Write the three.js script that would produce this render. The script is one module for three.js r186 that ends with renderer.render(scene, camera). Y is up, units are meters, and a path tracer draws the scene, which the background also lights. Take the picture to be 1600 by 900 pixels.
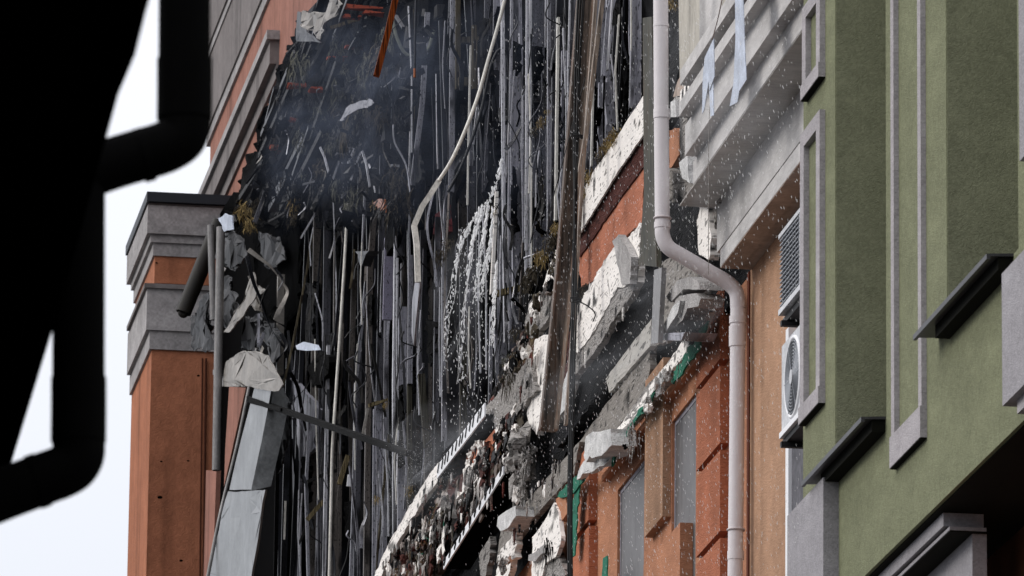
import * as THREE from 'three';
import { mergeGeometries } from 'three/addons/utils/BufferGeometryUtils.js';
import { TessellateModifier } from 'three/addons/modifiers/TessellateModifier.js';
import { ImprovedNoise } from 'three/addons/math/ImprovedNoise.js';

// ---------------------------------------------------------------- camera, sky, sun, exposure
const scene = new THREE.Scene();
const FPX = 10734.29, W0 = 1600, H0 = 900, EYE = new THREE.Vector3(0, 1.6, 0);
const camera = new THREE.PerspectiveCamera(4.80106, 16 / 9, 0.5, 2000);
const upC = new THREE.Vector3(500, 44000, FPX).normalize();          // world up seen in (right, up, forward)
const aheadC = new THREE.Vector3(-1650, -2600, FPX).normalize();     // the street's direction
const sideC = new THREE.Vector3().crossVectors(aheadC, upC);
if (sideC.x < 0) sideC.negate();
const toWorld = (x, y, z) => { const c = new THREE.Vector3(x, y, z); return new THREE.Vector3(sideC.dot(c), upC.dot(c), -aheadC.dot(c)); };
{
  const right = toWorld(1, 0, 0), up = toWorld(0, 1, 0), back = toWorld(0, 0, -1);
  const m = new THREE.Matrix4().makeBasis(right, up, back);
  camera.position.copy(EYE); camera.quaternion.setFromRotationMatrix(m);
}
camera.focus = 46; camera.userData.fStop = 17;
camera.updateMatrixWorld(true);

function overcastSky() {
  const W = 256, H = 128, d = new Float32Array(W * H * 4), p = new ImprovedNoise();
  for (let r = 0; r < H; r++) {
    const el = ((r + 0.5) / H - 0.5) * Math.PI, s = Math.sin(el);
    for (let c = 0; c < W; c++) {
      const az = (c + 0.5) / W * Math.PI * 2, q = p.noise(Math.cos(az) * Math.cos(el) * 2.2, s * 4, Math.sin(az) * Math.cos(el) * 2.2) * 0.06;
      const k = el > 0 ? 0.50 + 1.45 * s + q : 0.4, cool = Math.max(0, 1 - Math.max(0, s) * 2.4), i = (r * W + c) * 4;
      d[i] = k * (1.0 - 0.13 * cool); d[i + 1] = k * (1.0 - 0.06 * cool); d[i + 2] = k * 1.05; d[i + 3] = 1;
    }
  }
  const t = new THREE.DataTexture(d, W, H, THREE.RGBAFormat, THREE.FloatType);
  t.mapping = THREE.EquirectangularReflectionMapping; t.magFilter = THREE.LinearFilter; t.needsUpdate = true;
  return t;
}
scene.background = overcastSky(); scene.environment = scene.background;
const sun = new THREE.DirectionalLight(0xfffaf3, 1.15);
sun.position.set(-30, 34, -52); sun.target.position.set(7, 12, -45); sun.castShadow = true; sun.shadow.radius = 50;
Object.assign(sun.shadow.camera, { left: -40, right: 40, top: 40, bottom: -40, near: 1, far: 150 });
scene.add(sun, sun.target);
const renderer = new THREE.WebGLRenderer({ antialias: true });
renderer.toneMapping = THREE.LinearToneMapping; renderer.toneMappingExposure = 1.2;
renderer.shadowMap.enabled = true;
renderer.setSize(1024, 576);

// ---------------------------------------------------------------- random, noise, rays
let seed = 12345;
const rnd = () => { seed = (seed + 0x6d2b79f5) | 0; let t = Math.imul(seed ^ (seed >>> 15), 1 | seed); t = (t + Math.imul(t ^ (t >>> 7), 61 | t)) ^ t; return ((t ^ (t >>> 14)) >>> 0) / 4294967296; };
const R = (a, b) => a + (b - a) * rnd();
const pick = (a) => a[Math.floor(rnd() * a.length)];
const perlin = new ImprovedNoise();
const V = (x, y, z) => new THREE.Vector3(x, y, z);
const ray = (px, py) => toWorld(px - W0 / 2, H0 / 2 - py, FPX);
const PX = (px, py, X) => { const r = ray(px, py); return r.multiplyScalar((X - EYE.x) / r.x).add(EYE); };
const PY = (px, py, Y) => { const r = ray(px, py); return r.multiplyScalar((Y - EYE.y) / r.y).add(EYE); };
const PZ = (px, py, Z) => { const r = ray(px, py); return r.multiplyScalar((Z - EYE.z) / r.z).add(EYE); };
const scaleAt = (p) => FPX / -p.z;                                   // about how many of the photo's pixels a metre takes there

// ---------------------------------------------------------------- textures
function tileNoise(n, period, s0) {
  const lat = new Float32Array(period * period); let s = s0 * 7919 + 17;
  for (let i = 0; i < lat.length; i++) { s = (Math.imul(s, 1664525) + 1013904223) | 0; lat[i] = (s >>> 8) / 16777216; }
  return (u, v, pv = period) => {
    let x = u * period, y = v * pv; const xi = Math.floor(x), yi = Math.floor(y); x -= xi; y -= yi;
    x = x * x * (3 - 2 * x); y = y * y * (3 - 2 * y);
    const g = (i, j) => lat[((j % pv + pv) % pv) * period + ((i % period + period) % period)];
    return (g(xi, yi) * (1 - x) + g(xi + 1, yi) * x) * (1 - y) + (g(xi, yi + 1) * (1 - x) + g(xi + 1, yi + 1) * x) * y;
  };
}
const N4 = tileNoise(0, 4, 1), N8 = tileNoise(0, 8, 2), N16 = tileNoise(0, 16, 3), N32 = tileNoise(0, 32, 4), N64 = tileNoise(0, 64, 5), N128 = tileNoise(0, 128, 6), N256 = tileNoise(0, 256, 7);
const fbm = (u, v) => N4(u, v) * 0.36 + N8(u, v) * 0.26 + N16(u, v) * 0.17 + N32(u, v) * 0.12 + N64(u, v) * 0.09;
const fine = (u, v) => N64(u, v) * 0.4 + N128(u, v) * 0.35 + N256(u, v) * 0.25;
const sm = (a, b, x) => { x = Math.min(1, Math.max(0, (x - a) / (b - a))); return x * x * (3 - 2 * x); };
const mix = (a, b, t) => a.map((x, i) => x + (b[i] - x) * t);
function tex(size, fn, srgb = true) {
  const d = new Uint8Array(size * size * 4);
  for (let j = 0; j < size; j++) for (let i = 0; i < size; i++) {
    const c = fn(i / size, j / size), k = (j * size + i) * 4;
    d[k] = Math.max(0, Math.min(255, c[0] * 255)); d[k + 1] = Math.max(0, Math.min(255, c[1] * 255)); d[k + 2] = Math.max(0, Math.min(255, c[2] * 255)); d[k + 3] = 255;
  }
  const t = new THREE.DataTexture(d, size, size, THREE.RGBAFormat); t.wrapS = t.wrapT = THREE.RepeatWrapping;
  t.magFilter = THREE.LinearFilter; t.minFilter = THREE.LinearMipmapLinearFilter; t.generateMipmaps = true;
  if (srgb) t.colorSpace = THREE.SRGBColorSpace; t.needsUpdate = true; return t;
}
const g1 = (x) => [x, x, x];
const TX = {
  grain: tex(512, (u, v) => g1(0.5 + (fine(u, v) - 0.5) * 1.5), false),
  rough: tex(512, (u, v) => g1(fbm(u, v) * 0.7 + fine(u, v) * 0.45 - 0.08), false),
  mottle: tex(512, (u, v) => { const a = 0.86 + (fbm(u, v) - 0.5) * 0.42 + (fine(u, v) - 0.5) * 0.2; return [a, a * 0.995, a * 0.985]; }),
  paint: tex(1024, (u, v) => { const a = 0.9 + (fbm(u, v) - 0.5) * 0.2 + (fine(u, v) - 0.5) * 0.18; return [a, a, a * 0.985]; }),
  streak: tex(1024, (u, v) => {
    const s = N32(u, v, 1) * 0.3 + N16(u + 0.05 * N8(u, v), v, 2) * 0.4 + N8(u + 0.05 * N16(u, v), v, 2) * 0.3, a = 0.9 - sm(0.5, 0.85, s) * 0.2 + (fbm(u, v) - 0.5) * 0.3 + (fine(u, v) - 0.5) * 0.12;
    return [a, a * 0.985, a * 0.965];
  }),
  soot: tex(1024, (u, v) => {
    const s = N32(u, v, 16) * 0.5 + N64(u, v, 24) * 0.5, b = fbm(u, v), a = 0.97 - sm(0.6, 0.76, b * 0.6 + s * 0.45) * 0.4 - sm(0.7, 0.82, s) * 0.4 + (fine(u, v) - 0.5) * 0.1 - sm(0.78, 0.86, N128(u, v)) * 0.4;
    return [a, a * 0.985, a * 0.97];
  }),
  char: tex(1024, (u, v) => {
    const b = fbm(u, v), f = fine(u, v), k = 0.30 + (b - 0.5) * 0.5 + (f - 0.5) * 0.5, ash = sm(0.62, 0.75, N32(u, v) * 0.5 + f * 0.5);
    return mix([k * 0.92, k * 0.95, k * 1.05], [0.85, 0.84, 0.86], ash * 0.8);
  }),
  stud: tex(1024, (u, v) => {
    const s = N128(u, v, 2) * 0.5 + N64(u, v, 4) * 0.5, b = fbm(u, v), soot = sm(0.52, 0.74, b * 0.75 + N16(u, v, 4) * 0.3), k = 0.86 + (s - 0.5) * 0.3 + (fine(u, v) - 0.5) * 0.2 - sm(0.74, 0.82, N128(u, v)) * 0.4;
    return mix([k, k * 0.995, k], [0.22, 0.215, 0.22], soot * 0.85);
  }),
  debris: tex(1024, (u, v) => {
    const a = N16(u, v, 8), b = N32(u, v, 16), c = N8(u, v), d = N64(u, v, 16), f = fine(u, v);
    let col = mix([0.42, 0.35, 0.33], [0.80, 0.78, 0.76], sm(0.38, 0.62, a * 0.5 + d * 0.5));
    col = mix(col, [0.46, 0.20, 0.17], sm(0.56, 0.68, b * 0.6 + c * 0.4) * 0.85);
    col = mix(col, [0.10, 0.09, 0.09], sm(0.55, 0.66, N64(u, v, 32) * 0.5 + N16(u + 0.37, v) * 0.5));
    col = mix(col, [0.40, 0.33, 0.20], sm(0.66, 0.76, N32(u + 0.5, v + 0.2)) * 0.8);
    return col.map((x) => x * (0.75 + f * 0.5));
  }),
  wood: tex(512, (u, v) => { const s = N128(u, v, 2) * 0.5 + N32(u + 0.02 * N8(u, v), v, 2) * 0.5, k = 0.55 + (s - 0.5) * 0.9 + (fine(u, v) - 0.5) * 0.2; return mix([k, k * 0.97, k * 0.94], [0.12, 0.09, 0.08], sm(0.62, 0.72, N32(u, v, 4)) * 0.7); }),
  rust: tex(512, (u, v) => { const b = fbm(u, v), s = N64(u, v, 4), k = 0.7 + (b - 0.5) * 0.9 + (s - 0.5) * 0.4; return mix([k, k * 0.96, k * 0.92], [0.42, 0.28, 0.2], sm(0.55, 0.7, s * 0.5 + b * 0.5) * 0.6); }),
};
const texCopies = new Map();
function rep(t, sx, sy) {
  const k = t.uuid + sx + '_' + sy;
  if (!texCopies.has(k)) { const c = t.clone(); c.repeat.set(1 / sx, 1 / sy); c.offset.set(0.137 * texCopies.size % 1, 0.291 * texCopies.size % 1); c.needsUpdate = true; texCopies.set(k, c); }
  return texCopies.get(k);
}
function M(hex, o = {}) {
  const p = { color: new THREE.Color(hex), roughness: o.rough ?? 0.9, metalness: o.metal ?? 0 };
  if (o.map) p.map = rep(o.map, ...(o.tile ?? [2, 2]));
  if (o.bump) { p.bumpMap = rep(o.bump, ...(o.btile ?? [1, 1])); p.bumpScale = o.bs ?? 0.004; }
  const m = new THREE.MeshPhysicalMaterial({ ...p, specularIntensity: o.spec ?? (p.roughness > 0.7 ? 0.2 : 0.5), ...o.phys });
  if (o.double) m.side = THREE.DoubleSide;
  return m;
}
const st = { bump: TX.grain, btile: [0.42, 0.42], bs: 0.0026 };
const MT = {
  greenLight: M('#83866c', { map: TX.paint, tile: [1.3, 0.9], ...st }),
  greenDark: M('#8f917a', { map: TX.paint, tile: [0.9, 0.9], ...st }),
  greyStucco: M('#a6a3a9', { map: TX.paint, tile: [0.8, 0.6], ...st }),
  greyFrame: M('#b4afb4', { map: TX.paint, tile: [0.8, 0.6], ...st }),
  flashing: M('#4a4a4e', { map: TX.mottle, rough: 0.45, metal: 0.3 }),
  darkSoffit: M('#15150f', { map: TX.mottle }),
  orange: M('#bd876a', { map: TX.streak, tile: [7, 3.7], bump: TX.grain, btile: [1.5, 0.6], bs: 0.003 }),
  orangeDeep: M('#b67459', { map: TX.streak, tile: [9, 3.1], bump: TX.grain, btile: [1.5, 0.6], bs: 0.004 }),
  ochre: M('#bb967c', { map: TX.streak, tile: [6, 5], bump: TX.grain, btile: [1.5, 0.6], bs: 0.003 }),
  ochrePier: M('#b5785c', { map: TX.streak, tile: [2.3, 3.9], bump: TX.grain, bs: 0.004 }),
  orangeTower: M('#a5776a', { map: TX.streak, tile: [3.1, 4.3], bump: TX.grain, bs: 0.003 }),
  cornice: M('#d6d6d8', { map: TX.streak, tile: [6, 2.6], bump: TX.rough, btile: [3, 0.8], bs: 0.004 }),
  cornicePier: M('#b2afb0', { map: TX.mottle, tile: [1.7, 1.7] }),
  towerGrey: M('#858182', { map: TX.streak, tile: [3, 3] }),
  soffitGrey: M('#c4c2c0', { map: TX.streak, tile: [3, 1.1] }),
  brownSoffit: M('#b8a89e', { map: TX.streak, tile: [1.1, 0.9] }),
  paleWall: M('#bfbcb4', { map: TX.streak, tile: [1.2, 2.1] }),
  sootWall: M('#2e2d30', { map: TX.char, tile: [9, 1.8], bump: TX.rough, btile: [2.5, 0.5], bs: 0.03, rough: 0.8 }),
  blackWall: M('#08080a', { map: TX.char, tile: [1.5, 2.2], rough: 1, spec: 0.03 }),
  greyBand: M('#8a8783', { map: TX.soot, tile: [9, 2.2], bump: TX.rough, btile: [3, 0.7], bs: 0.015 }),
  paleBand: M('#b5b4b0', { map: TX.soot, tile: [11, 2.6], bump: TX.rough, btile: [3, 0.8], bs: 0.008 }),
  plaster: M('#f4f2ef', { map: TX.soot, tile: [7, 1.5], bump: TX.rough, btile: [3, 0.6], bs: 0.005 }),
  plasterGrey: M('#9a9896', { map: TX.soot, tile: [6, 1.2], bump: TX.rough, btile: [2, 0.5], bs: 0.03 }),
  foam: M('#f0f0f0', { map: TX.mottle, tile: [0.7, 0.7], bump: TX.grain, btile: [0.4, 0.4], bs: 0.005, rough: 0.75 }),
  foamGrey: M('#c0bdbc', { map: TX.mottle, tile: [0.9, 0.9], bump: TX.grain, btile: [0.4, 0.4], bs: 0.005 }),
  brick: M('#573530', { map: TX.soot, tile: [5, 1.1], bump: TX.rough, btile: [1.5, 0.4], bs: 0.03 }),
  redPlaster: M('#c9846a', { map: TX.streak, tile: [8, 2.4], bump: TX.rough, btile: [2.5, 0.6], bs: 0.01 }),
  debris: M('#d5cfcb', { map: TX.debris, tile: [9, 1.6], bump: TX.rough, btile: [2, 0.4], bs: 0.05 }),
  debrisDark: M('#6e6664', { map: TX.debris, tile: [7, 1.2], bump: TX.rough, btile: [2, 0.4], bs: 0.05 }),
  mesh: M('#2f7560', { map: TX.soot, tile: [0.5, 0.5], rough: 0.8, double: true }),
  char: M('#1b1816', { map: TX.char, tile: [0.7, 0.7], bump: TX.rough, btile: [0.25, 0.25], bs: 0.03, rough: 0.85, spec: 0.1 }),
  charWood: M('#211c19', { map: TX.wood, tile: [0.2, 0.9], bump: TX.wood, btile: [0.2, 0.9], bs: 0.01, rough: 0.6 }),
  charMetal: M('#292a2f', { map: TX.stud, tile: [0.9, 1.7], rough: 0.42, metal: 0.35 }),
  stud: M('#a0a0a7', { map: TX.stud, tile: [0.6, 2.3], rough: 0.45, metal: 0.25 }),
  studWarm: M('#77706a', { map: TX.stud, tile: [0.7, 2.1], rough: 0.5, metal: 0.2 }),
  studDark: M('#606066', { map: TX.stud, tile: [0.5, 1.9], rough: 0.45, metal: 0.3 }),
  lavender: M('#acacb5', { map: TX.stud, tile: [0.8, 3.3], rough: 0.5, metal: 0.15 }),
  rail: M('#dcdce0', { map: TX.stud, tile: [0.5, 2.9], rough: 0.38, metal: 0.4 }),
  paleMetal: M('#f1eee6', { map: TX.mottle, tile: [0.5, 0.9], rough: 0.4 }),
  sheet: M('#888b8d', { map: TX.mottle, tile: [1.4, 1.4], rough: 0.35, metal: 0.4 }),
  sheetPale: M('#9e9993', { map: TX.mottle, tile: [1.1, 1.1], rough: 0.5, metal: 0.1 }),
  pipe: M('#d2cccd', { bump: TX.rough, btile: [0.6, 0.6], bs: 0.002, rough: 0.45 }),
  pipeJoint: M('#b9b0b0', { rough: 0.5 }),
  zinc: M('#8f8d8d', { map: TX.mottle, tile: [0.7, 1.5], rough: 0.45, metal: 0.3 }),
  oldWood: M('#8c8570', { map: TX.wood, tile: [0.25, 0.8], rough: 0.85 }),
  oliveWood: M('#77776c', { map: TX.wood, tile: [0.2, 1.2], rough: 0.8 }),
  newWood: M('#c4601f', { map: TX.wood, tile: [0.24, 0.9], rough: 0.8 }),
  splinter: M('#cdbf97', { map: TX.wood, tile: [0.15, 0.5] }),
  gutter: M('#968a82', { map: TX.rust, tile: [0.6, 1.3], bump: TX.rough, bs: 0.004, rough: 0.6, metal: 0.15 }),
  gutterPale: M('#cbbdb1', { map: TX.rust, tile: [0.5, 1.3], rough: 0.55 }),
  zincDark: M('#2b2b2d', { map: TX.stud, tile: [0.9, 0.9], rough: 0.5, metal: 0.1, spec: 0.3 }),
  plate: M('#5f6156', { map: TX.rust, tile: [0.8, 1.2], rough: 0.7 }),
  wool: M('#83714c', { rough: 1, double: true }), woolDark: M('#453f35', { rough: 1, double: true }), woolGrey: M('#55544a', { rough: 1, double: true }),
  tile: M('#a8513a', { map: TX.soot, tile: [0.5, 0.5] }),
  cable: M('#0b0b0c', { rough: 0.5 }),
  copper: M('#8a4f2b', { rough: 0.4, metal: 0.6 }),
  tape: M('#c9d3e6', { map: TX.mottle, rough: 0.5, double: true, tile: [0.5, 0.5] }),
  white: M('#e2e2e4', { rough: 0.45 }), acBody: M('#d9dbe0', { map: TX.mottle, tile: [0.9, 0.9], rough: 0.4 }),
  acDark: M('#1b1b1d', { rough: 0.6 }), acFin: M('#8b8e93', { rough: 0.5, metal: 0.4 }),
  glass: M('#707073', { map: TX.streak, tile: [1.1, 1.7], rough: 0.5 }),
  black: M('#020202', { rough: 1, spec: 0 }), blackPipe: M('#030303', { map: TX.mottle, rough: 0.9, spec: 0.08 }),
  roofBlack: M('#23272d', { rough: 0.5, metal: 0.2 }),
  ground: M('#525254', { map: TX.mottle, tile: [3, 3], bump: TX.grain, bs: 0.004 }),
};

// ---------------------------------------------------------------- geometry
function finish(g) {                                                 // flat or smooth triangles with uv in metres, by the side each faces
  if (g.index) g = g.toNonIndexed();
  if (!g.attributes.normal) g.computeVertexNormals();
  const p = g.attributes.position, n = p.count, uv = new Float32Array(n * 2), a = V(), b = V(), c = V(), q = V();
  for (let i = 0; i < n; i += 3) {
    a.fromBufferAttribute(p, i); b.fromBufferAttribute(p, i + 1); c.fromBufferAttribute(p, i + 2);
    q.crossVectors(b.clone().sub(a), c.clone().sub(a)); const x = Math.abs(q.x), y = Math.abs(q.y), z = Math.abs(q.z);
    [a, b, c].forEach((v, k) => { const j = (i + k) * 2; if (x >= y && x >= z) { uv[j] = v.z; uv[j + 1] = v.y; } else if (z >= y) { uv[j] = v.x; uv[j + 1] = v.y; } else { uv[j] = v.x; uv[j + 1] = v.z; } });
  }
  g.setAttribute('uv', new THREE.BufferAttribute(uv, 2));
  for (const k of Object.keys(g.attributes)) if (!['position', 'normal', 'uv'].includes(k)) g.deleteAttribute(k);
  return g;
}
function crumple(g, amp, freq = 3, edge = 0.12, it = 4) {             // break a clean solid into an uneven one
  g = new TessellateModifier(edge, it).modify(g.index ? g.toNonIndexed() : g);
  const p = g.attributes.position;
  for (let i = 0; i < p.count; i++) {
    const x = p.getX(i) * freq, y = p.getY(i) * freq, z = p.getZ(i) * freq;
    const f = (o) => perlin.noise(x + o, y, z) + 0.5 * perlin.noise(x * 2.3, y * 2.3 + o, z * 2.3) + 0.25 * perlin.noise(x * 5, y * 5, z * 5 + o);
    p.setXYZ(i, p.getX(i) + f(0) * amp, p.getY(i) + f(31) * amp * 0.6, p.getZ(i) + f(67) * amp);
  }
  g.computeVertexNormals(); return g;
}
function ragged(pts, amp, step = 9) {                                 // a torn outline
  if (!amp) return pts;
  const out = [], o = rnd() * 100;
  for (let i = 0; i < pts.length; i++) {
    const [ax, ay] = pts[i], [bx, by] = pts[(i + 1) % pts.length], L = Math.hypot(bx - ax, by - ay), n = Math.max(1, Math.round(L / step));
    for (let k = 0; k < n; k++) {
      const t = k / n, x = ax + (bx - ax) * t, y = ay + (by - ay) * t, s = perlin.noise(x * 0.11 + o, y * 0.11, 3) * 1.3 + perlin.noise(x * 0.31, y * 0.31 + o, 9) * 0.9;
      out.push([x - (by - ay) / L * s * amp, y + (bx - ax) / L * s * amp]);
    }
  }
  return out;
}
function slabX(pts, X, depth, o = {}) {                               // a sheet of the facade: outline on the plane x = X, thickness going into the building
  const s = new THREE.Shape(ragged(pts, o.rag, o.step).map(([x, y]) => { const p = PX(x, y, X); return new THREE.Vector2(-p.z, p.y); }));
  let g = new THREE.ExtrudeGeometry(s, { depth, bevelEnabled: false }).rotateY(Math.PI / 2).translate(X, 0, 0);
  return o.crumple ? crumple(g, o.crumple, o.freq, o.edge, o.it) : g;
}
function slabZ(pts, Z, depth, o = {}) {                               // a face across the street's direction
  const s = new THREE.Shape(ragged(pts, o.rag, o.step).map(([x, y]) => { const p = PZ(x, y, Z); return new THREE.Vector2(p.x, p.y); }));
  let g = new THREE.ExtrudeGeometry(s, { depth, bevelEnabled: false }).translate(0, 0, Z - depth);
  return o.crumple ? crumple(g, o.crumple, o.freq, o.edge, o.it) : g;
}
const box = (x0, x1, y0, y1, z0, z1) => new THREE.BoxGeometry(Math.abs(x1 - x0), Math.abs(y1 - y0), Math.abs(z1 - z0)).translate((x0 + x1) / 2, (y0 + y1) / 2, (z0 + z1) / 2);
function bar(p, q, wx, wz) {
  const d = q.clone().sub(p), L = d.length(); d.normalize();
  const ax = V(1, 0, 0).addScaledVector(d, -d.x).normalize(), az = V().crossVectors(ax, d);
  return new THREE.BoxGeometry(wx, L, wz).applyMatrix4(new THREE.Matrix4().makeBasis(ax, d, az).setPosition(p.clone().add(q).multiplyScalar(0.5)));
}
function channel(p, q, wx, wz, t = 0.006) {                           // a folded steel section: web and two lips
  const d = q.clone().sub(p).normalize(), ax = V(1, 0, 0).addScaledVector(d, -d.x).normalize(), az = V().crossVectors(ax, d);
  const off = (a, b) => [p.clone().addScaledVector(ax, a).addScaledVector(az, b), q.clone().addScaledVector(ax, a).addScaledVector(az, b)];
  const [w1, w2] = off(0, wz / 2 - t / 2), [a1, a2] = off(-wx / 2 + t / 2, -t / 2), [b1, b2] = off(wx / 2 - t / 2, -t / 2);
  return mergeGeometries([bar(w1, w2, wx, t), bar(a1, a2, t, wz - t), bar(b1, b2, t, wz - t)]);
}
const tube = (pts, r, seg = 0, rs = 8) => new THREE.TubeGeometry(new THREE.CatmullRomCurve3(pts, false, 'centripetal'), seg || pts.length * 6, r, rs, false);
function ribbon(pts, wx, wz = 0.004, twist = 0, tw0 = 0) {              // a bent strip of sheet metal
  const c = new THREE.CatmullRomCurve3(pts, false, 'centripetal'), n = pts.length * 6, s = new THREE.BoxGeometry(1, 1, 1, 1, n, 1), p = s.attributes.position;
  for (let i = 0; i < p.count; i++) {
    const t = p.getY(i) + 0.5, at = c.getPoint(t), d = c.getTangent(t), a = V(1, 0, 0).addScaledVector(d, -d.x).normalize(), b = V().crossVectors(a, d), w = tw0 + twist * t, x = p.getX(i) * wx, z = p.getZ(i) * wz;
    at.addScaledVector(a, x * Math.cos(w) - z * Math.sin(w)).addScaledVector(b, x * Math.sin(w) + z * Math.cos(w)); p.setXYZ(i, at.x, at.y, at.z);
  }
  const g = s.toNonIndexed(); g.computeVertexNormals(); return g;
}
function lump(c, rx, ry, rz, amp = 0.35, det = 2) {
  const g = new THREE.IcosahedronGeometry(1, det), p = g.attributes.position, o = rnd() * 50;
  for (let i = 0; i < p.count; i++) { const x = p.getX(i), y = p.getY(i), z = p.getZ(i), k = 1 + amp * (perlin.noise(x * 1.6 + o, y * 1.6, z * 1.6) + 0.5 * perlin.noise(x * 4, y * 4 + o, z * 4)) * 1.5; p.setXYZ(i, c.x + x * rx * k, c.y + y * ry * k, c.z + z * rz * k); }
  g.computeVertexNormals(); return g;
}
function fibres(c, spread, len, n, hang = 0.8) {                       // torn mineral wool: many bent strands
  const gs = [];
  for (let i = 0; i < n; i++) {
    const a = c.clone().add(V(R(-1, 1) * spread.x, R(-1, 1) * spread.y, R(-1, 1) * spread.z)), d = V(R(-1, 1), R(-1, 1) - hang, R(-1, 1)).normalize(), l = len * R(0.4, 1), w = len * R(0.02, 0.065);
    const m = a.clone().addScaledVector(d, l * 0.5).add(V(R(-1, 1) * l * 0.2, 0, R(-1, 1) * l * 0.2)), e = a.clone().addScaledVector(d, l).add(V(0, -l * 0.25 * hang, 0)), s = V(R(-1, 1), R(-0.3, 0.3), R(-1, 1)).normalize().multiplyScalar(w);
    const v = [a.clone().add(s), a.clone().sub(s), m.clone().add(s), a.clone().sub(s), m.clone().sub(s), m.clone().add(s), m.clone().add(s), m.clone().sub(s), e];
    gs.push(...v.flatMap((q) => [q.x, q.y, q.z]));
  }
  const g = new THREE.BufferGeometry(); g.setAttribute('position', new THREE.Float32BufferAttribute(gs, 3)); g.computeVertexNormals(); return g;
}
const jitterBox = (w, h, d, amp) => { const g = new THREE.BoxGeometry(w, h, d).toNonIndexed(), p = g.attributes.position, o = rnd() * 40; for (let i = 0; i < p.count; i++) { const x = Math.sign(p.getX(i)), y = Math.sign(p.getY(i)), z = Math.sign(p.getZ(i)), k = x * 3 + y * 7 + z * 13 + o; p.setXYZ(i, p.getX(i) + Math.sin(k * 12.9) * amp, p.getY(i) + Math.sin(k * 78.2) * amp, p.getZ(i) + Math.sin(k * 37.7) * amp); } g.computeVertexNormals(); return g; };

// ---------------------------------------------------------------- things and parts
const names = new Map();
function numbered(n) { const k = names.get(n) ?? 0; names.set(n, k + 1); return k ? n + '_' + String(k).padStart(3, '0') : n; }
function thing(name, label, category, base, group) {
  const o = new THREE.Group(); o.name = numbered(name); o.position.copy(base); scene.add(o);
  o.userData = { label, category }; if (group) o.userData.group = group;
  return o;
}
function off(o) { const v = V(); for (; o; o = o.parent) v.add(o.position); return v; }
function add(parent, name, gs, m, shift) {
  gs = Array.isArray(gs) ? gs : [gs];
  const all = gs.map((g) => finish(g)), g = all.length > 1 ? mergeGeometries(all) : all[0], o = new THREE.Mesh(g, m);
  const at = shift ?? (parent ? off(parent) : V()); g.translate(-at.x, -at.y, -at.z);
  o.name = parent ? name : numbered(name); o.castShadow = o.receiveShadow = true;
  (parent ?? scene).add(o); return o;
}
function group(parent, name) { const o = new THREE.Group(); o.name = name; parent.add(o); return o; }
function structure(name, gs, m) { const o = add(null, name, gs, m); o.userData.kind = 'structure'; return o; }
// bars, strips and pipes whose ends were read off the photograph and stand on the plane x = X; they lean across the street, not along it
function along(pts, X) { const p = PX(pts[0][0], pts[0][1], X); return pts.map(([x, y]) => PZ(x, y, p.z)); }
function bars(pts, wpx, X, wz = 0.04, kind = bar) {
  const v = along(pts, X), k = scaleAt(v[0]), gs = [];
  for (let i = 0; i + 1 < v.length; i++) gs.push(kind(v[i], v[i + 1], wpx / k, wz));
  return gs;
}
const pipeAt = (pts, wpx, X) => { const v = along(pts, X); return tube(v, wpx / 2 / scaleAt(v[0]), v.length * 8); };
const stripAt = (pts, wpx, X, twist = 0, tw0 = 0) => { const v = along(pts, X); return ribbon(v, wpx / scaleAt(v[0]), 0.006, twist, tw0); };

// ================================================================ ground
structure('ground', new THREE.PlaneGeometry(900, 900).rotateX(-Math.PI / 2), MT.ground);
structure('pavement', box(4.6, 8.2, 0, 0.13, -120, 20), M('#7a7874', { map: TX.mottle, tile: [2, 2] }));

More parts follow.
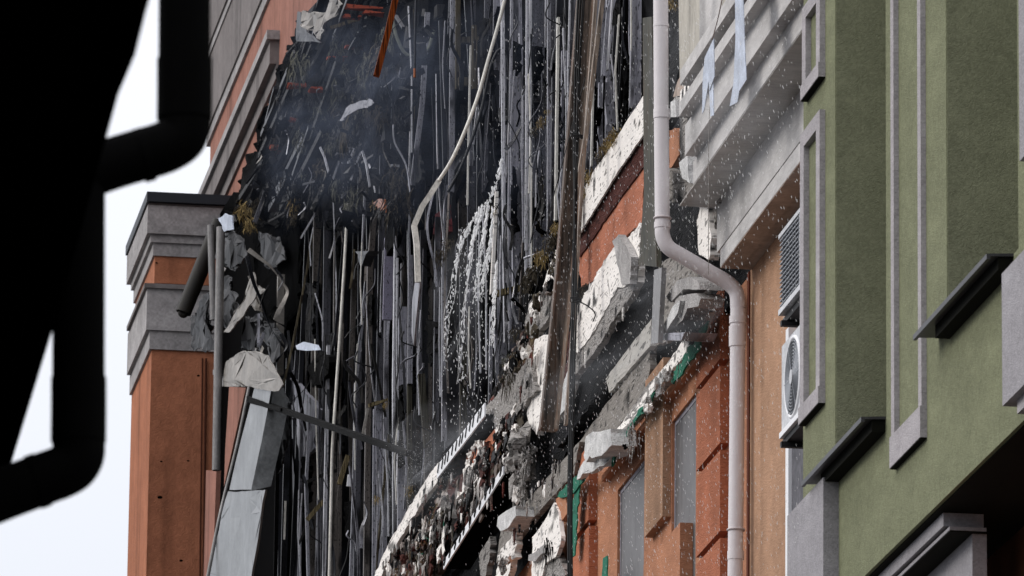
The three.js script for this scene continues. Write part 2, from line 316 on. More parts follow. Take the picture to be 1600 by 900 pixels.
// ================================================================ green building on the right
{
  const XF = 6.6, gb = thing('green_building', 'green stucco building with grey panel frames and two deep recesses, nearest on the right', 'building', V(7.1, 0, -30));
  const P = (x, y) => new THREE.Vector2(-x, y), zf = -34.46, zn = -18;
  const s = new THREE.Shape([P(zf, 8.31), P(zn, 8.31), P(zn, 18), P(zf, 18)]);
  const hole = (a, b, y) => { const h = new THREE.Path(); h.setFromPoints([P(a, y), P(a, 17), P(b, 17), P(b, y)]); s.holes.push(h); };
  const rec = [[-33.59, -32.29, 9.0], [-30.86, -29.32, 9.12]];
  rec.forEach((r) => hole(...r));
  add(gb, 'wall', new THREE.ExtrudeGeometry(s, { depth: 0.5, bevelEnabled: false }).rotateY(Math.PI / 2).translate(XF, 0, 0), MT.greenLight);
  add(gb, 'wall', [box(7.1, 15, 8.35, 18, zf, zn)], MT.greenDark);
  for (const [a, b, y] of rec) add(gb, 'recess_lining', [box(XF + 0.004, 7.1, y, 17, a, a + 0.006), box(7.094, 7.1, y, 17, a + 0.006, b)], MT.greenDark);
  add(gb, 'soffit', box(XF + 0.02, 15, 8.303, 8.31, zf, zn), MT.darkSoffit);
  add(gb, 'recessed_wall', box(7.3, 15, 0, 8.3, -34.2, zn), MT.greenLight);
  // raised rectangular frames
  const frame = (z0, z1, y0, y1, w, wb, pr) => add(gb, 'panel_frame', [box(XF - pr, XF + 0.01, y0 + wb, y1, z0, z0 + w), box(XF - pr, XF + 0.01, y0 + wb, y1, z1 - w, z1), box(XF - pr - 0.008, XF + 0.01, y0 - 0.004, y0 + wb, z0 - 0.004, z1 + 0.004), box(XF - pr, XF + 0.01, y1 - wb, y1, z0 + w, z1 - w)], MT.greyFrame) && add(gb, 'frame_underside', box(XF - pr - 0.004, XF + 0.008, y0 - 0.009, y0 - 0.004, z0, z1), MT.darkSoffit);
  frame(-34.35, -33.86, 11.16, 11.66, 0.1, 0.075, 0.03);
  frame(-34.40, -33.86, 9.42, 10.98, 0.1, 0.085, 0.03);
  frame(-32.05, -31.33, 8.69, 16.5, 0.075, 0.15, 0.026);
  // projecting sill flashings
  for (const [a, b, y] of [[-33.86, -32.30, 9.0], [-31.05, -29.42, 9.12]]) {
    const sh = new THREE.Shape([new THREE.Vector2(7.09, y + 0.03), new THREE.Vector2(6.475, y - 0.005), new THREE.Vector2(6.475, y - 0.03), new THREE.Vector2(6.492, y - 0.03), new THREE.Vector2(6.492, y - 0.016), new THREE.Vector2(7.09, y + 0.006)]);
    const fl = add(gb, 'sill_flashing', new THREE.ExtrudeGeometry(sh, { depth: b - a, bevelEnabled: false }).translate(0, 0, a), MT.flashing);
    add(fl, 'bracket_strip', box(6.53, 6.598, y - 0.075, y - 0.012, a + 0.25, b - 0.01), MT.darkSoffit);
  }
  // grey quoin at the far corner, grey blocks at the right edge of the view
  const qt = PX(1260, 774, 6.52).y;
  add(gb, 'corner_pier', box(6.52, 6.62, 8.33, qt, -34.48, -33.5), MT.greyStucco);
  const b1 = PX(1565, 428, 6.5), b2 = PX(1565, 636, 6.5), b3 = PX(1593, 252, 6.5);
  add(gb, 'pilaster_block', box(6.5, 6.62, b2.y, b1.y, b1.z, -28.6), MT.greyStucco);
  add(gb, 'pilaster_block', box(6.5, 6.62, b3.y, 17, b3.z, -28.6), MT.greyStucco);
  add(gb, 'moulding', [box(6.54, 6.64, b2.y - 0.06, b2.y, b1.z + 0.12, -28.7), box(6.57, 6.66, b2.y - 0.13, b2.y - 0.06, b1.z + 0.2, -28.7)], MT.greyFrame);
  // capital and pilaster below the overhang
  add(gb, 'capital_band', box(6.655, 6.85, 8.235, 8.3, -33.2, -31.22), MT.greyStucco);
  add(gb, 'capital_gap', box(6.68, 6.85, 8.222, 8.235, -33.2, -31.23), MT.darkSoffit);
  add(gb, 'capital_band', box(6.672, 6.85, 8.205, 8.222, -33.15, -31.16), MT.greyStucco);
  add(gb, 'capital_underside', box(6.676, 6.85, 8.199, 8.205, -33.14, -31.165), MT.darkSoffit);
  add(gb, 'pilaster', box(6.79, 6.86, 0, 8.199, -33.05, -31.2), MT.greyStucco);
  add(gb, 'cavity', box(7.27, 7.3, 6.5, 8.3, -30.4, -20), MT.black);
}

// ================================================================ air conditioners beyond its corner
function airConditioner(label, y0, y1, fan) {
  const x0 = 6.7, x1 = 6.98, z0 = -35.6, z1 = -34.8, ac = thing('air_conditioner', label, 'air conditioner', V((x0 + x1) / 2, y0, (z0 + z1) / 2));
  add(ac, 'casing', box(x0, x1, y0, y1, z0, z1), MT.acBody);
  const zc = z0 + 0.34, yc = (y0 + y1) / 2 + 0.005;
  if (fan) {
    const r = 0.215;
    add(ac, 'fan_ring', new THREE.TorusGeometry(r, 0.012, 8, 48).rotateY(Math.PI / 2).translate(x0, yc, zc), MT.white);
    add(ac, 'fan_opening', new THREE.CylinderGeometry(r, r, 0.006, 48).rotateZ(Math.PI / 2).translate(x0 - 0.002, yc, zc), M('#5b5d61'));
    const gs = []; for (let i = 1; i < 12; i++) gs.push(new THREE.TorusGeometry(r * i / 12, 0.0035, 5, 40).rotateY(Math.PI / 2).translate(x0 - 0.008, yc, zc));
    for (let i = 0; i < 6; i++) gs.push(bar(V(x0 - 0.008, yc, zc), V(x0 - 0.008, yc + r * Math.sin(i * Math.PI / 3), zc + r * Math.cos(i * Math.PI / 3)), 0.006, 0.006));
    add(ac, 'fan_guard', gs, MT.acFin);
    add(ac, 'hub', new THREE.CylinderGeometry(0.04, 0.04, 0.012, 24).rotateZ(Math.PI / 2).translate(x0 - 0.01, yc, zc), MT.acBody);
    add(ac, 'side_panel', box(x0 - 0.004, x0, y0 + 0.02, y1 - 0.02, z0 + 0.64, z1 - 0.015), MT.white);
    add(ac, 'base_rail', box(x0 - 0.012, x1, y0 - 0.01, y0 + 0.02, z0 - 0.01, z1), MT.white);
  } else {
    add(ac, 'grille_back', box(x0 - 0.003, x0, y0 + 0.035, y1 - 0.03, z0 + 0.02, z1 - 0.2), MT.acDark);
    const gs = []; for (let y = y0 + 0.045; y < y1 - 0.035; y += 0.026) gs.push(box(x0 - 0.016, x0 - 0.003, y, y + 0.007, z0 + 0.02, z1 - 0.2));
    for (let z = z0 + 0.12; z < z1 - 0.2; z += 0.09) gs.push(box(x0 - 0.018, x0 - 0.016, y0 + 0.035, y1 - 0.03, z, z + 0.003));
    add(ac, 'grille', gs, MT.acFin);
    add(ac, 'rim', [box(x0 - 0.02, x0, y0, y0 + 0.03, z0, z1), box(x0 - 0.02, x0, y1 - 0.024, y1, z0, z1), box(x0 - 0.018, x0, y0 + 0.03, y1 - 0.024, z1 - 0.2, z1)], MT.acBody);
  }
  add(ac, 'drip_tray', box(x0 + 0.01, x1, y0 - 0.045, y0 - 0.011, z0 - 0.03, z1), MT.acDark);
  for (const z of [z0 + 0.06, z1 - 0.12]) add(ac, 'bracket', box(x0 - 0.02, 7.3, y0 - 0.075, y0 - 0.046, z, z + 0.04), MT.acDark);
}
airConditioner('white air conditioner with dark slatted grille, the upper one beside the green building', 10.29, 10.74, false);
airConditioner('white air conditioner with round fan guard, the lower one beside the green building', 9.62, 10.12, true);

// ================================================================ the burnt orange building
const bb = thing('burnt_apartment_building', 'orange apartment building with grey cornices and a burnt out attic storey', 'building', V(7.1, 0, -52));
{
  // masonry below the cornice
  const P = (z, y) => new THREE.Vector2(-z, y), s = new THREE.Shape([P(-70, 0), P(-30, 0), P(-30, 11.3), P(-70, 11.3)]);
  const wA = [PX(1050, 660, 7.1).z, PX(1088, 620, 7.1).z], wB = [PX(965, 790, 7.1).z, PX(1007, 735, 7.1).z], head = 11.0;
  for (const [a, b] of [wA, wB]) { const h = new THREE.Path(); h.setFromPoints([P(a, 9.0), P(a, head), P(b, head), P(b, 9.0)]); s.holes.push(h); }
  add(bb, 'wall', new THREE.ExtrudeGeometry(s, { depth: 0.5, bevelEnabled: false }).rotateY(Math.PI / 2).translate(7.1, 0, 0), MT.orange);
  for (const [a, b] of [wA, wB]) {
    const w = group(bb, 'window');
    add(w, 'pane', box(7.122, 7.13, 9.0, head, a, b), MT.glass);
    add(w, 'frame', [box(7.118, 7.122, 9.0, head, a, a + 0.03), box(7.118, 7.122, 9.0, head, b - 0.03, b), box(7.118, 7.122, head - 0.03, head, a + 0.03, b - 0.03)], M('#85838a'));
  }
  add(bb, 'ochre_wall', box(7.088, 7.1, 2, 11.305, PX(1171, 600, 7.088).z, -34.6), MT.ochre);
  add(bb, 'wall_joint', box(7.08, 7.1, 2, 11.3, PX(1167, 600, 7.08).z, PX(1170, 600, 7.08).z), M('#5a3022'));
  add(bb, 'corner_trim', box(7.04, 7.088, 7, 10.62, PX(1227.5, 600, 7.04).z, PX(1232, 600, 7.04).z), MT.white);
  add(bb, 'grey_panel', box(7.06, 7.088, 7, 10.58, PX(1232, 600, 7.06).z, -34.7), M('#75757c', { map: TX.mottle }));
  // rusticated blocks, the panel between the windows, small mouldings
  const blocks = (x0, x1, ys, m = MT.orangeDeep) => { for (let i = 0; i + 1 < ys.length; i++) { const a = PX(x0, ys[i], 7.04), b = PX(x1, ys[i], 7.04), c = PX(x0, ys[i + 1], 7.04); add(bb, 'rusticated_block', box(7.04, 7.12, c.y + 0.045, a.y, a.z, b.z), m); } };
  blocks(1088, 1125, [500, 618, 747, 882, 1010, 1140]);
  blocks(888, 920, [737, 862, 985, 1110]);
  const pn = [PX(1008, 840, 7.05), PX(1037, 645, 7.05)];
  add(bb, 'wall_panel', box(7.045, 7.12, pn[0].y, pn[0].y + 1.02, pn[0].z, pn[1].z), MT.ochre);
  const sl = PX(1008, 883, 7.05);
  add(bb, 'sill_block', box(7.04, 7.12, sl.y - 0.6, sl.y, sl.z, sl.z + 1.35), MT.orange);
  add(bb, 'sill_block', box(7.045, 7.12, sl.y - 0.6, sl.y + 0.02, PX(943, 860, 7.045).z, PX(966, 860, 7.045).z), MT.orange);
  add(bb, 'moulding', box(7.05, 7.12, 11.13, 11.17, PX(940, 767, 7.05).z, PX(1090, 600, 7.05).z), MT.orange);
}
{
  // the unburnt cornice on the right, its steps leaning out as they rise
  const c = group(bb, 'cornice'), z0 = -38.5, z1 = -34.5, st = (x, ya, yb, za = z0, m = MT.cornice, nm = 'moulding') => add(c, nm, box(x, 7.12, ya, yb, za, z1), m);
  st(6.9, 11.306, 11.41, -38.62, MT.cornice, 'fascia'); add(c, 'soffit', box(6.902, 7.1, 11.3, 11.306, -38.62, z1), MT.brownSoffit);
  st(6.95, 11.41, 11.45, -38.75, MT.towerGrey, 'groove');
  st(6.92, 11.45, 11.79, -38.85, MT.cornice, 'frieze');
  st(6.7, 11.745, 11.885, -38.42, MT.cornice, 'fascia'); add(c, 'soffit', box(6.703, 7.1, 11.738, 11.745, -38.9, z1), MT.soffitGrey);
  st(6.63, 11.885, 12.07, -38.3, MT.cornice, 'fascia');
  st(6.56, 12.07, 12.15, -38.1, MT.cornice, 'fascia');
  st(6.59, 12.15, 12.2, -38.1, MT.towerGrey, 'groove');
  st(6.53, 12.2, 12.29, -37.9, MT.cornice, 'fascia');
  st(6.72, 12.29, 16, -37.6, MT.paleWall, 'window_wall');
  add(c, 'pilaster', box(6.6, 6.72, 12.29, 16, -36.9, -36.3), MT.paleWall);
  add(c, 'pilaster', box(6.6, 6.72, 12.29, 16, -35.5, -34.9), MT.paleWall);
  add(bb, 'window_reveal', slabX([[1093, -20], [1093, 70], [1062, 128], [1060, -20]], 6.86, 0.2), MT.paleWall);
  add(bb, 'window_reveal', slabX([[1160, -20], [1140, 20], [1113, 70], [1093, 70], [1093, -20]], 6.84, 0.2), MT.cornice);
  add(bb, 'broken_sill', slabX([[1093, 69], [1114, 69], [1098, 104], [1066, 148], [1052, 152], [1058, 128]], 6.8, 0.2, { rag: 1.2 }), MT.brownSoffit);
  for (const [x, y] of [[1066, 150], [1072, 143], [1078, 136], [1084, 127], [1090, 119], [1096, 111], [1121, 66], [1127, 58], [1133, 50], [1139, 42]]) add(bb, 'plaster_shard', bars([[x, y - 9], [x - 1, y + 8]], 4, 6.6, 0.06), MT.plaster);
  // the broken end of that cornice
  const broken = [
    ['soffit_plate', [[1042, 262], [1075, 284], [1090, 289], [1127, 296], [1122, 318], [1095, 319], [1050, 316], [1042, 300]], 6.9, 0.06, MT.greyBand, 1.2],
    ['charred_panel', [[1046, 316], [1098, 318], [1108, 380], [1098, 410], [1060, 385], [1045, 360]], 7.02, 0.05, MT.sootWall, 2],
    ['plaster_shard', [[1098, 315], [1104, 316], [1106, 340], [1112, 372], [1108, 405], [1092, 398], [1090, 345]], 6.96, 0.06, MT.plaster, 1.6],
    ['charred_panel', [[1107, 318], [1122, 300], [1120, 345], [1116, 350], [1118, 400], [1108, 392]], 6.99, 0.05, MT.greyBand, 1.5],
    ['plaster_shard', [[1060, 254], [1074, 240], [1078, 285], [1064, 278]], 6.84, 0.08, MT.foam, 1],
    ['plaster_patch', [[1062, 180], [1085, 168], [1078, 250], [1064, 262], [1062, 240]], 6.9, 0.1, MT.plasterGrey, 2],
    ['plaster_patch', [[1046, 204], [1054, 200], [1063, 212], [1062, 240], [1048, 262], [1044, 262]], 6.94, 0.06, MT.orange, 1],
    ['plaster_shard', [[1048, 158], [1056, 150], [1068, 156], [1070, 178], [1058, 184], [1048, 182]], 6.8, 0.09, MT.plasterGrey, 1.5],
    ['plaster_shard', [[1047, 160], [1055, 155], [1056, 182], [1048, 184]], 6.78, 0.05, MT.foam, 1],
    ['burnt_wall', [[1046, -20], [1095, -20], [1080, 40], [1064, 100], [1050, 150], [1046, 150]], 6.98, 0.3, MT.sootWall, 2],
  ];
  for (const [n, p, X, d, m, rag] of broken) add(bb, n, slabX(p, X, d, { rag, crumple: 0.012, edge: 0.1, it: 3 }), m);
}
{
  // sooty masonry and the black void of the attic
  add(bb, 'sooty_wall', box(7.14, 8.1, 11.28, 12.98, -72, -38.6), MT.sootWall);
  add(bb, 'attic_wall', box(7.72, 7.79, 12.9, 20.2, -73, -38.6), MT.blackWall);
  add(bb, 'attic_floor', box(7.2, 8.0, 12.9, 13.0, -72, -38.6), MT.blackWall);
}
{
  // the tower that rises behind, far left
  const t = group(bb, 'tower'), z0 = -77.75;
  add(t, 'wall', box(7.8, 16, 0, 30, z0, -63), MT.orangeTower);
  const e = (x, ya, yb, m = MT.towerGrey, za = z0 - 0.2, zb = -63) => add(t, 'eave_moulding', box(x, 7.82, ya, yb, za, zb), m);
  e(7.77, 22.36, 22.5, MT.cornicePier); e(7.75, 22.5, 23.35); e(7.735, 23.35, 23.45, MT.cornicePier); e(7.715, 23.45, 24.3);
  const zc = PZ(440, 100, -70.6).z;
  add(t, 'string_course', box(7.7, 7.82, 21.36, 21.62, z0, zc), MT.towerGrey);
  add(t, 'string_course', box(7.66, 7.82, 21.62, 21.72, z0 - 0.05, zc + 0.05), MT.cornicePier);
  add(t, 'string_course', box(7.77, 7.82, 21.2, 21.36, z0, zc), MT.towerGrey);
}
{
  // the pavilion at the far end: a narrow pier under stacked cornices
  const p = group(bb, 'pavilion'), C = PX(238, 560, 6.9);
  const tier = (n, ya, yb, corner, left, m, dz = 0) => { const a = PZ(corner, ya, C.z + dz), b = PZ(corner, yb, C.z + dz), f = PX(left, ya + 60, a.x).z; add(p, n, box(a.x, 8.6, b.y, a.y, f, C.z + dz), m); };
  tier('wall', 545, 2600, 237, 206, MT.ochrePier);
  tier('band', 515, 545, 234, 203, MT.cornicePier, 0.03); tier('band', 449, 515, 230, 200, MT.cornicePier, 0.06);
  tier('band', 442, 449, 226, 198, MT.towerGrey, 0.1); tier('wall', 399, 442, 242, 212, MT.ochrePier, -0.03);
  tier('band', 378, 399, 239.5, 209, MT.cornicePier, -0.01); tier('band', 364, 378, 235.5, 205, MT.cornicePier, 0.02); tier('band', 320, 364, 231, 199, MT.cornicePier, 0.06); tier('band', 314, 320, 232.5, 199, MT.towerGrey, 0.04);
  tier('roof_edge', 299, 314, 230, 197, MT.roofBlack, 0.12);
  const w0 = PX(211, 700, 6.9), w1 = PX(223, 690, 6.9);
  add(p, 'recessed_window', box(6.897, 6.9, w0.y - 4, PX(217, 690, 6.9).y, w0.z, w1.z), M('#6d3f2c', { map: TX.mottle }));
  for (const [x, y, r] of [[250, 777, 4], [310, 587, 2.5], [283, 876, 3], [294, 720, 2.2], [252, 721, 2.2], [245, 410, 2]]) { const q = PZ(x, y, C.z); add(p, 'anchor_hole', new THREE.SphereGeometry(r / 140, 10, 6).scale(1, 0.6, 0.15).translate(q.x, q.y, C.z + (y < 443 ? -0.02 : 0)), MT.black); }
  const q = [PZ(322, 560, C.z + 0.03), PZ(318, 900, C.z + 0.03), PZ(314, 1300, C.z + 0.03)];
  add(p, 'conduit', tube(q, 0.012), M('#4a2a1f')); add(p, 'conduit', tube(q.map((v) => v.clone().add(V(-0.04, 0, 0))), 0.009), M('#4a2a1f'));
}

// ================================================================ what the fire left of the attic: studs, rails, boards, battens
{
  // the heap of charred roof at the far end, and the dark hollow below it
  const roof = add(bb, 'charred_roof', slabX([[470, 42], [440, 105], [412, 180], [395, 235], [372, 300], [362, 338], [420, 352], [470, 340], [530, 360], [600, 330], [650, 250], [668, -30], [520, -30], [490, 40]], 7.28, 0.35, { rag: 3, crumple: 0.12, freq: 2.2, edge: 0.13, it: 6 }), MT.char);
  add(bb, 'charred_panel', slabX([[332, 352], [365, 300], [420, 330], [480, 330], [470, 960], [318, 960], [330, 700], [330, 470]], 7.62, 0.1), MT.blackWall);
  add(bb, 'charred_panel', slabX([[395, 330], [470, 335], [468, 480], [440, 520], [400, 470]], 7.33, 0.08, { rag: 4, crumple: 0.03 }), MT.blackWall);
  // horizontal roof battens with chips of tile between them
  for (let i = 0; i < 34; i++) {
    const y = R(60, 335), xl = 470 - (y - 42) * 0.37 + 4, x0 = xl + R(0, 90), p = PX(x0, y, 7.05), L = R(0.8, 3.2), q = p.clone().add(V(R(-0.08, 0.1), R(-0.12, 0.12), L));
    add(bb, 'roof_batten', bar(p, q, R(0.03, 0.09), R(0.03, 0.07)), pick([MT.charWood, MT.charWood, MT.charMetal, MT.char]));
  }
  for (const [x, y, w, h] of [[455, 134, 26, 5], [492, 141, 34, 4], [447, 188, 12, 4], [425, 230, 22, 6], [418, 236, 28, 3], [560, 12, 50, 5], [548, 27, 40, 4], [575, 20, 30, 3], [520, 90, 30, 3], [545, 72, 24, 3], [404, 262, 12, 3]]) {
    const p = PX(x, y, 7.0), g = jitterBox(w / 165, h / 190, 0.12, 0.012); add(bb, 'roof_tile', g.translate(p.x + 0.05, p.y, p.z), MT.tile);
  }
  for (let i = 0; i < 280; i++) {                                     // charred scraps clinging to the battens
    const y = R(15, 345), xl = 470 - (y - 42) * 0.37, x = R(xl + 2, Math.min(690, xl + 230)), p = PX(x, y, R(6.9, 7.16)), k = R(0.025, 0.085);
    const g = rnd() < 0.5 ? jitterBox(k, k * R(0.3, 2.4), k * R(0.2, 1.2), k * 0.3) : bar(p, p.clone().add(V(R(-0.12, 0.12), R(-0.2, 0.04), R(-0.4, 0.4))), R(0.01, 0.03), 0.02);
    if (g.attributes.position.getX(0) < 3) g.rotateZ(R(-1, 1)).translate(p.x, p.y, p.z);
    add(bb, 'charred_scrap', g, pick([MT.char, MT.charWood, MT.char, MT.charMetal, MT.charWood, MT.char]));
  }
  for (let i = 0; i < 20; i++) {                                      // pale splinters and bits of metal that catch the light
    const y = R(40, 330), xl = 470 - (y - 42) * 0.37, x = R(xl + 6, xl + 200), p = PX(x, y, R(6.9, 7.05));
    add(bb, 'metal_scrap', ribbon([p, p.clone().add(V(R(-0.04, 0.04), R(-0.1, -0.03), R(-0.06, 0.06))), p.clone().add(V(R(-0.08, 0.09), R(-0.28, -0.06), R(-0.1, 0.1)))], R(0.006, 0.02), 0.004, R(-2, 2)), pick([MT.stud, MT.rail, MT.charMetal, MT.sheetPale]));
  }
  for (let i = 0; i < 60; i++) {
    const y = R(50, 350), x = R(470 - (y - 42) * 0.37 + 4, 630), p = PX(x, y, R(6.92, 7.08)), k = R(0.04, 0.09);
    add(bb, 'insulation_tuft', fibres(p, V(k, k * 1.3, k * 2.5), k * R(1.4, 2.4), 60, 1.6), pick([MT.woolDark, MT.woolGrey, MT.charWood, MT.charWood, MT.char, MT.char]));
  }
  // torn wool insulation
  for (const [x, y, s, n, m] of [[382, 328, 13, 46, 'wool'], [390, 350, 9, 34, 'wool'], [398, 318, 10, 26, 'woolDark'], [460, 320, 11, 30, 'wool'], [456, 340, 9, 26, 'woolDark'], [500, 170, 12, 30, 'woolGrey'], [512, 195, 12, 30, 'woolGrey'], [525, 175, 9, 24, 'woolDark'], [548, 150, 10, 24, 'woolGrey'], [565, 130, 8, 20, 'woolGrey'], [470, 200, 10, 20, 'woolDark'], [520, 220, 12, 24, 'woolGrey'], [545, 205, 10, 20, 'woolDark'], [575, 180, 9, 22, 'woolDark'], [445, 280, 10, 24, 'woolDark'], [540, 110, 10, 18, 'woolGrey'], [585, 95, 10, 18, 'woolGrey'], [430, 225, 10, 22, 'woolDark'], [500, 260, 12, 24, 'woolDark'],
    [962, 212, 12, 46, 'wool'], [950, 226, 11, 46, 'wool'], [940, 240, 11, 36, 'woolDark'], [922, 275, 10, 44, 'wool'], [914, 300, 9, 34, 'wool'], [868, 355, 8, 34, 'wool'], [860, 380, 12, 46, 'woolDark'], [845, 400, 12, 46, 'wool'], [832, 425, 12, 46, 'woolDark'], [822, 445, 10, 36, 'woolDark'], [845, 190, 8, 26, 'wool'], [832, 205, 8, 22, 'woolDark'], [855, 175, 6, 16, 'wool'], [1051, 5, 8, 34, 'wool'], [806, 520, 10, 36, 'woolDark'], [790, 560, 9, 30, 'woolGrey'], [640, 765, 7, 20, 'wool'], [588, 780, 6, 22, 'wool'], [602, 632, 5, 20, 'wool'], [916, 455, 11, 40, 'woolDark'], [585, 320, 7, 20, 'wool'], [770, 330, 6, 16, 'wool'], [765, 320, 10, 22, 'woolDark'], [700, 380, 10, 30, 'woolDark'], [688, 400, 10, 30, 'woolDark']]) {
    const p = PX(x, y, x > 1040 ? 6.9 : x > 780 ? 6.98 : 7.0), k = s / scaleAt(p);
    add(bb, 'insulation_tuft', fibres(p, V(k * 0.8, k * 0.9, k * 2), k * 1.4, n * 3), MT[m]);
  }
}
{
  // studs and rails traced one by one: [centre line, width in the photo's pixels, plane, material, depth, section]
  const Wm = 'studWarm', S = 'stud', D = 'studDark', L = 'lavender', Rl = 'rail', C = 'charMetal', K = 'char', O = 'oliveWood';
  const T = [
    [[[487, 905], [497, 330]], 14, 7.3, Wm], [[[506, 905], [512, 330]], 12, 7.32, D], [[[525, 905], [530, 310]], 16, 7.36, Wm],
    [[[456, 905], [480, 360]], 7, 7.2, C], [[[467, 905], [472, 640]], 5, 7.15, S], [[[443, 905], [452, 560]], 10, 7.34, C],
    [[[482, 905], [478, 760], [484, 655]], 4.5, 7.08, S], [[[506, 905], [513, 540]], 5, 7.1, Rl], [[[497, 905], [500, 560]], 3, 7.2, D],
    [[[548, 905], [553, 760], [556, 600], [572, 440]], 5, 7.12, S], [[[557, 905], [560, 540]], 10, 7.33, D], [[[572, 905], [578, 420], [584, 340]], 9, 7.2, Wm], [[[588, 905], [590, 640]], 14, 7.24, L], [[[600, 905], [604, 480]], 7, 7.28, S],
    [[[592, 640], [598, 250], [602, 100]], 10, 7.24, D], [[[605, 500], [608, 372]], 15, 7.16, 'peel'], [[[616, 905], [615, 600], [618, 370]], 4, 7.1, Rl], [[[627, 870], [629, 480]], 13, 7.25, L], [[[641, 800], [640, 600], [644, 430]], 8, 7.15, O],
    [[[612, 380], [616, 120]], 8, 7.22, C], [[[640, 600], [643, 300], [660, 160], [668, 20]], 8, 7.12, S], [[[626, 400], [632, 60]], 12, 7.3, D], [[[655, 640], [655, 440]], 8, 7.2, D], [[[664, 690], [664, 520], [661, 360]], 10, 7.25, C],
    [[[668, 700], [658, 585]], 11, 7.08, O], [[[681, 660], [684, 340]], 9, 7.24, D], [[[694, 690], [694, 420], [698, 290]], 8, 7.16, S], [[[705, 300], [708, -20]], 9, 7.12, S], [[[698, 300], [690, 30]], 10, 7.3, C], [[[724, 730], [724, 540]], 11, 7.12, O], [[[722, 560], [722, 430]], 8, 7.25, C],
    [[[736, 640], [736, 260]], 12, 7.35, D], [[[748, 600], [750, 150]], 10, 7.32, C], [[[768, 460], [776, 300]], 5, 7.05, 'plaster'], [[[765, 640], [768, 480]], 5, 7.15, S],
    [[[790, 535], [787, 345], [785, -20]], 5, 7.1, Rl], [[[797, 530], [795, 340], [800, -20]], 3.5, 7.12, S], [[[778, 620], [774, 500]], 5, 7.2, S],
    [[[809, 460], [806, -20]], 18, 7.28, L], [[[822, 430], [824, -20]], 4, 7.12, Rl], [[[828, 420], [829, -20]], 3, 7.13, Rl], [[[843, 400], [840, -20]], 20, 7.32, 'studPanel'], [[[857, 375], [858, -20]], 5, 7.18, S], [[[868, 345], [872, 28]], 4, 7.06, 'paleMetal'],
    [[[880, 330], [882, 80]], 10, 7.3, L], [[[888, 300], [893, -20]], 7, 7.3, D], [[[862, 345], [864, 120]], 4, 7.2, D], [[[758, 300], [762, -20]], 10, 7.34, D], [[[775, 110], [778, -20]], 13, 7.2, L], [[[745, 250], [728, -20]], 9, 7.36, C],
    [[[944, 120], [952, 20], [962, -20]], 10, 7.1, L], [[[949, 110], [958, -20]], 2.5, 7.05, Rl], [[[957, 125], [962, 40]], 6, 7.12, C], [[[986, 170], [990, -20]], 6, 7.1, S], [[[995, 165], [996, -20]], 12, 7.25, L], [[[938, 250], [940, 130]], 10, 7.2, L], [[[955, 195], [948, 130]], 15, 7.2, L], [[[972, 190], [975, -20]], 14, 7.32, 'char'], [[[924, 260], [928, 60]], 3, 7.1, 'paleMetal'], [[[917, 290], [920, 150]], 5, 7.2, S], [[[930, 250], [935, 60]], 8, 7.33, D],
    [[[570, 300], [566, 394]], 3, 7.1, S], [[[545, 300], [552, 180]], 5, 7.1, C], [[[560, 330], [566, 150]], 5, 7.15, C], [[[535, 310], [548, 235]], 4, 7.05, S], [[[540, 300], [536, 240]], 6, 7.02, D], [[[470, 330], [520, 250]], 3, 7.05, D],
    [[[652, 905], [650, 780]], 9, 7.3, L], [[[430, 905], [434, 700]], 6, 7.35, K],
  ];
  MT.peel = M('#8d8ba0', { map: TX.soot, tile: [0.25, 0.4], rough: 0.6 }); MT.studPanel = M('#5f6068', { map: TX.stud, tile: [0.7, 1.1], bump: TX.rough, btile: [0.3, 0.3], bs: 0.01, rough: 0.6 });
  T.forEach(([pts, w, X, m], i) => { const g = bars(pts, w, X + (i % 7) * 0.0021, R(0.035, 0.06), w > 7 && m !== 'peel' ? channel : bar); add(bb, w > 7 ? 'metal_stud' : 'metal_rail', g, MT[m]); });
  // studs behind, filling the depth of the attic
  for (let i = 0; i < 56; i++) {
    const x = 445 + (i / 56) * 560 + R(-3, 3), yb = x < 600 ? 910 : x < 830 ? 880 - (x - 600) * 1.75 : 440 - (x - 830) * 1.66, top = x < 600 ? R(300, 380) : -25, dx = R(-8, 8), X = R(7.4, 7.75);
    const ty = R(0, 1) < 0.25 ? R(top, yb - 120) : top; add(bb, 'metal_stud', bars([[x, yb + R(0, 30)], [x + dx * 0.4 + R(-7, 7), yb + (ty - yb) * R(0.3, 0.7)], [x + dx, ty]], R(8, 21), X, R(0.03, 0.08)), MT[pick(x < 600 ? [D, Wm, C, C, C, K, K] : [S, D, Wm, C, C, L, K])]);
  }
  for (let i = 0; i < 70; i++) {                                      // thin bent strips, wires and rods hanging in front
    const x = R(448, 995), yb0 = x < 600 ? 905 : x < 830 ? 860 - (x - 600) * 1.7 : 430 - (x - 830) * 1.6, y0 = R(x < 640 ? 300 : -20, yb0 - 60), y1 = Math.min(yb0, y0 + R(60, 330)), a = R(-13, 13), b = R(-14, 14);
    add(bb, 'bent_strip', stripAt([[x, y1], [x + a, y1 * 0.6 + y0 * 0.4], [x + a + b, y0]], R(1.3, 4.5), R(7.05, 7.3), R(-1.2, 1.2)), MT[pick([C, C, K, S, Wm, Rl, 'charWood', 'oldWood'])]);
  }
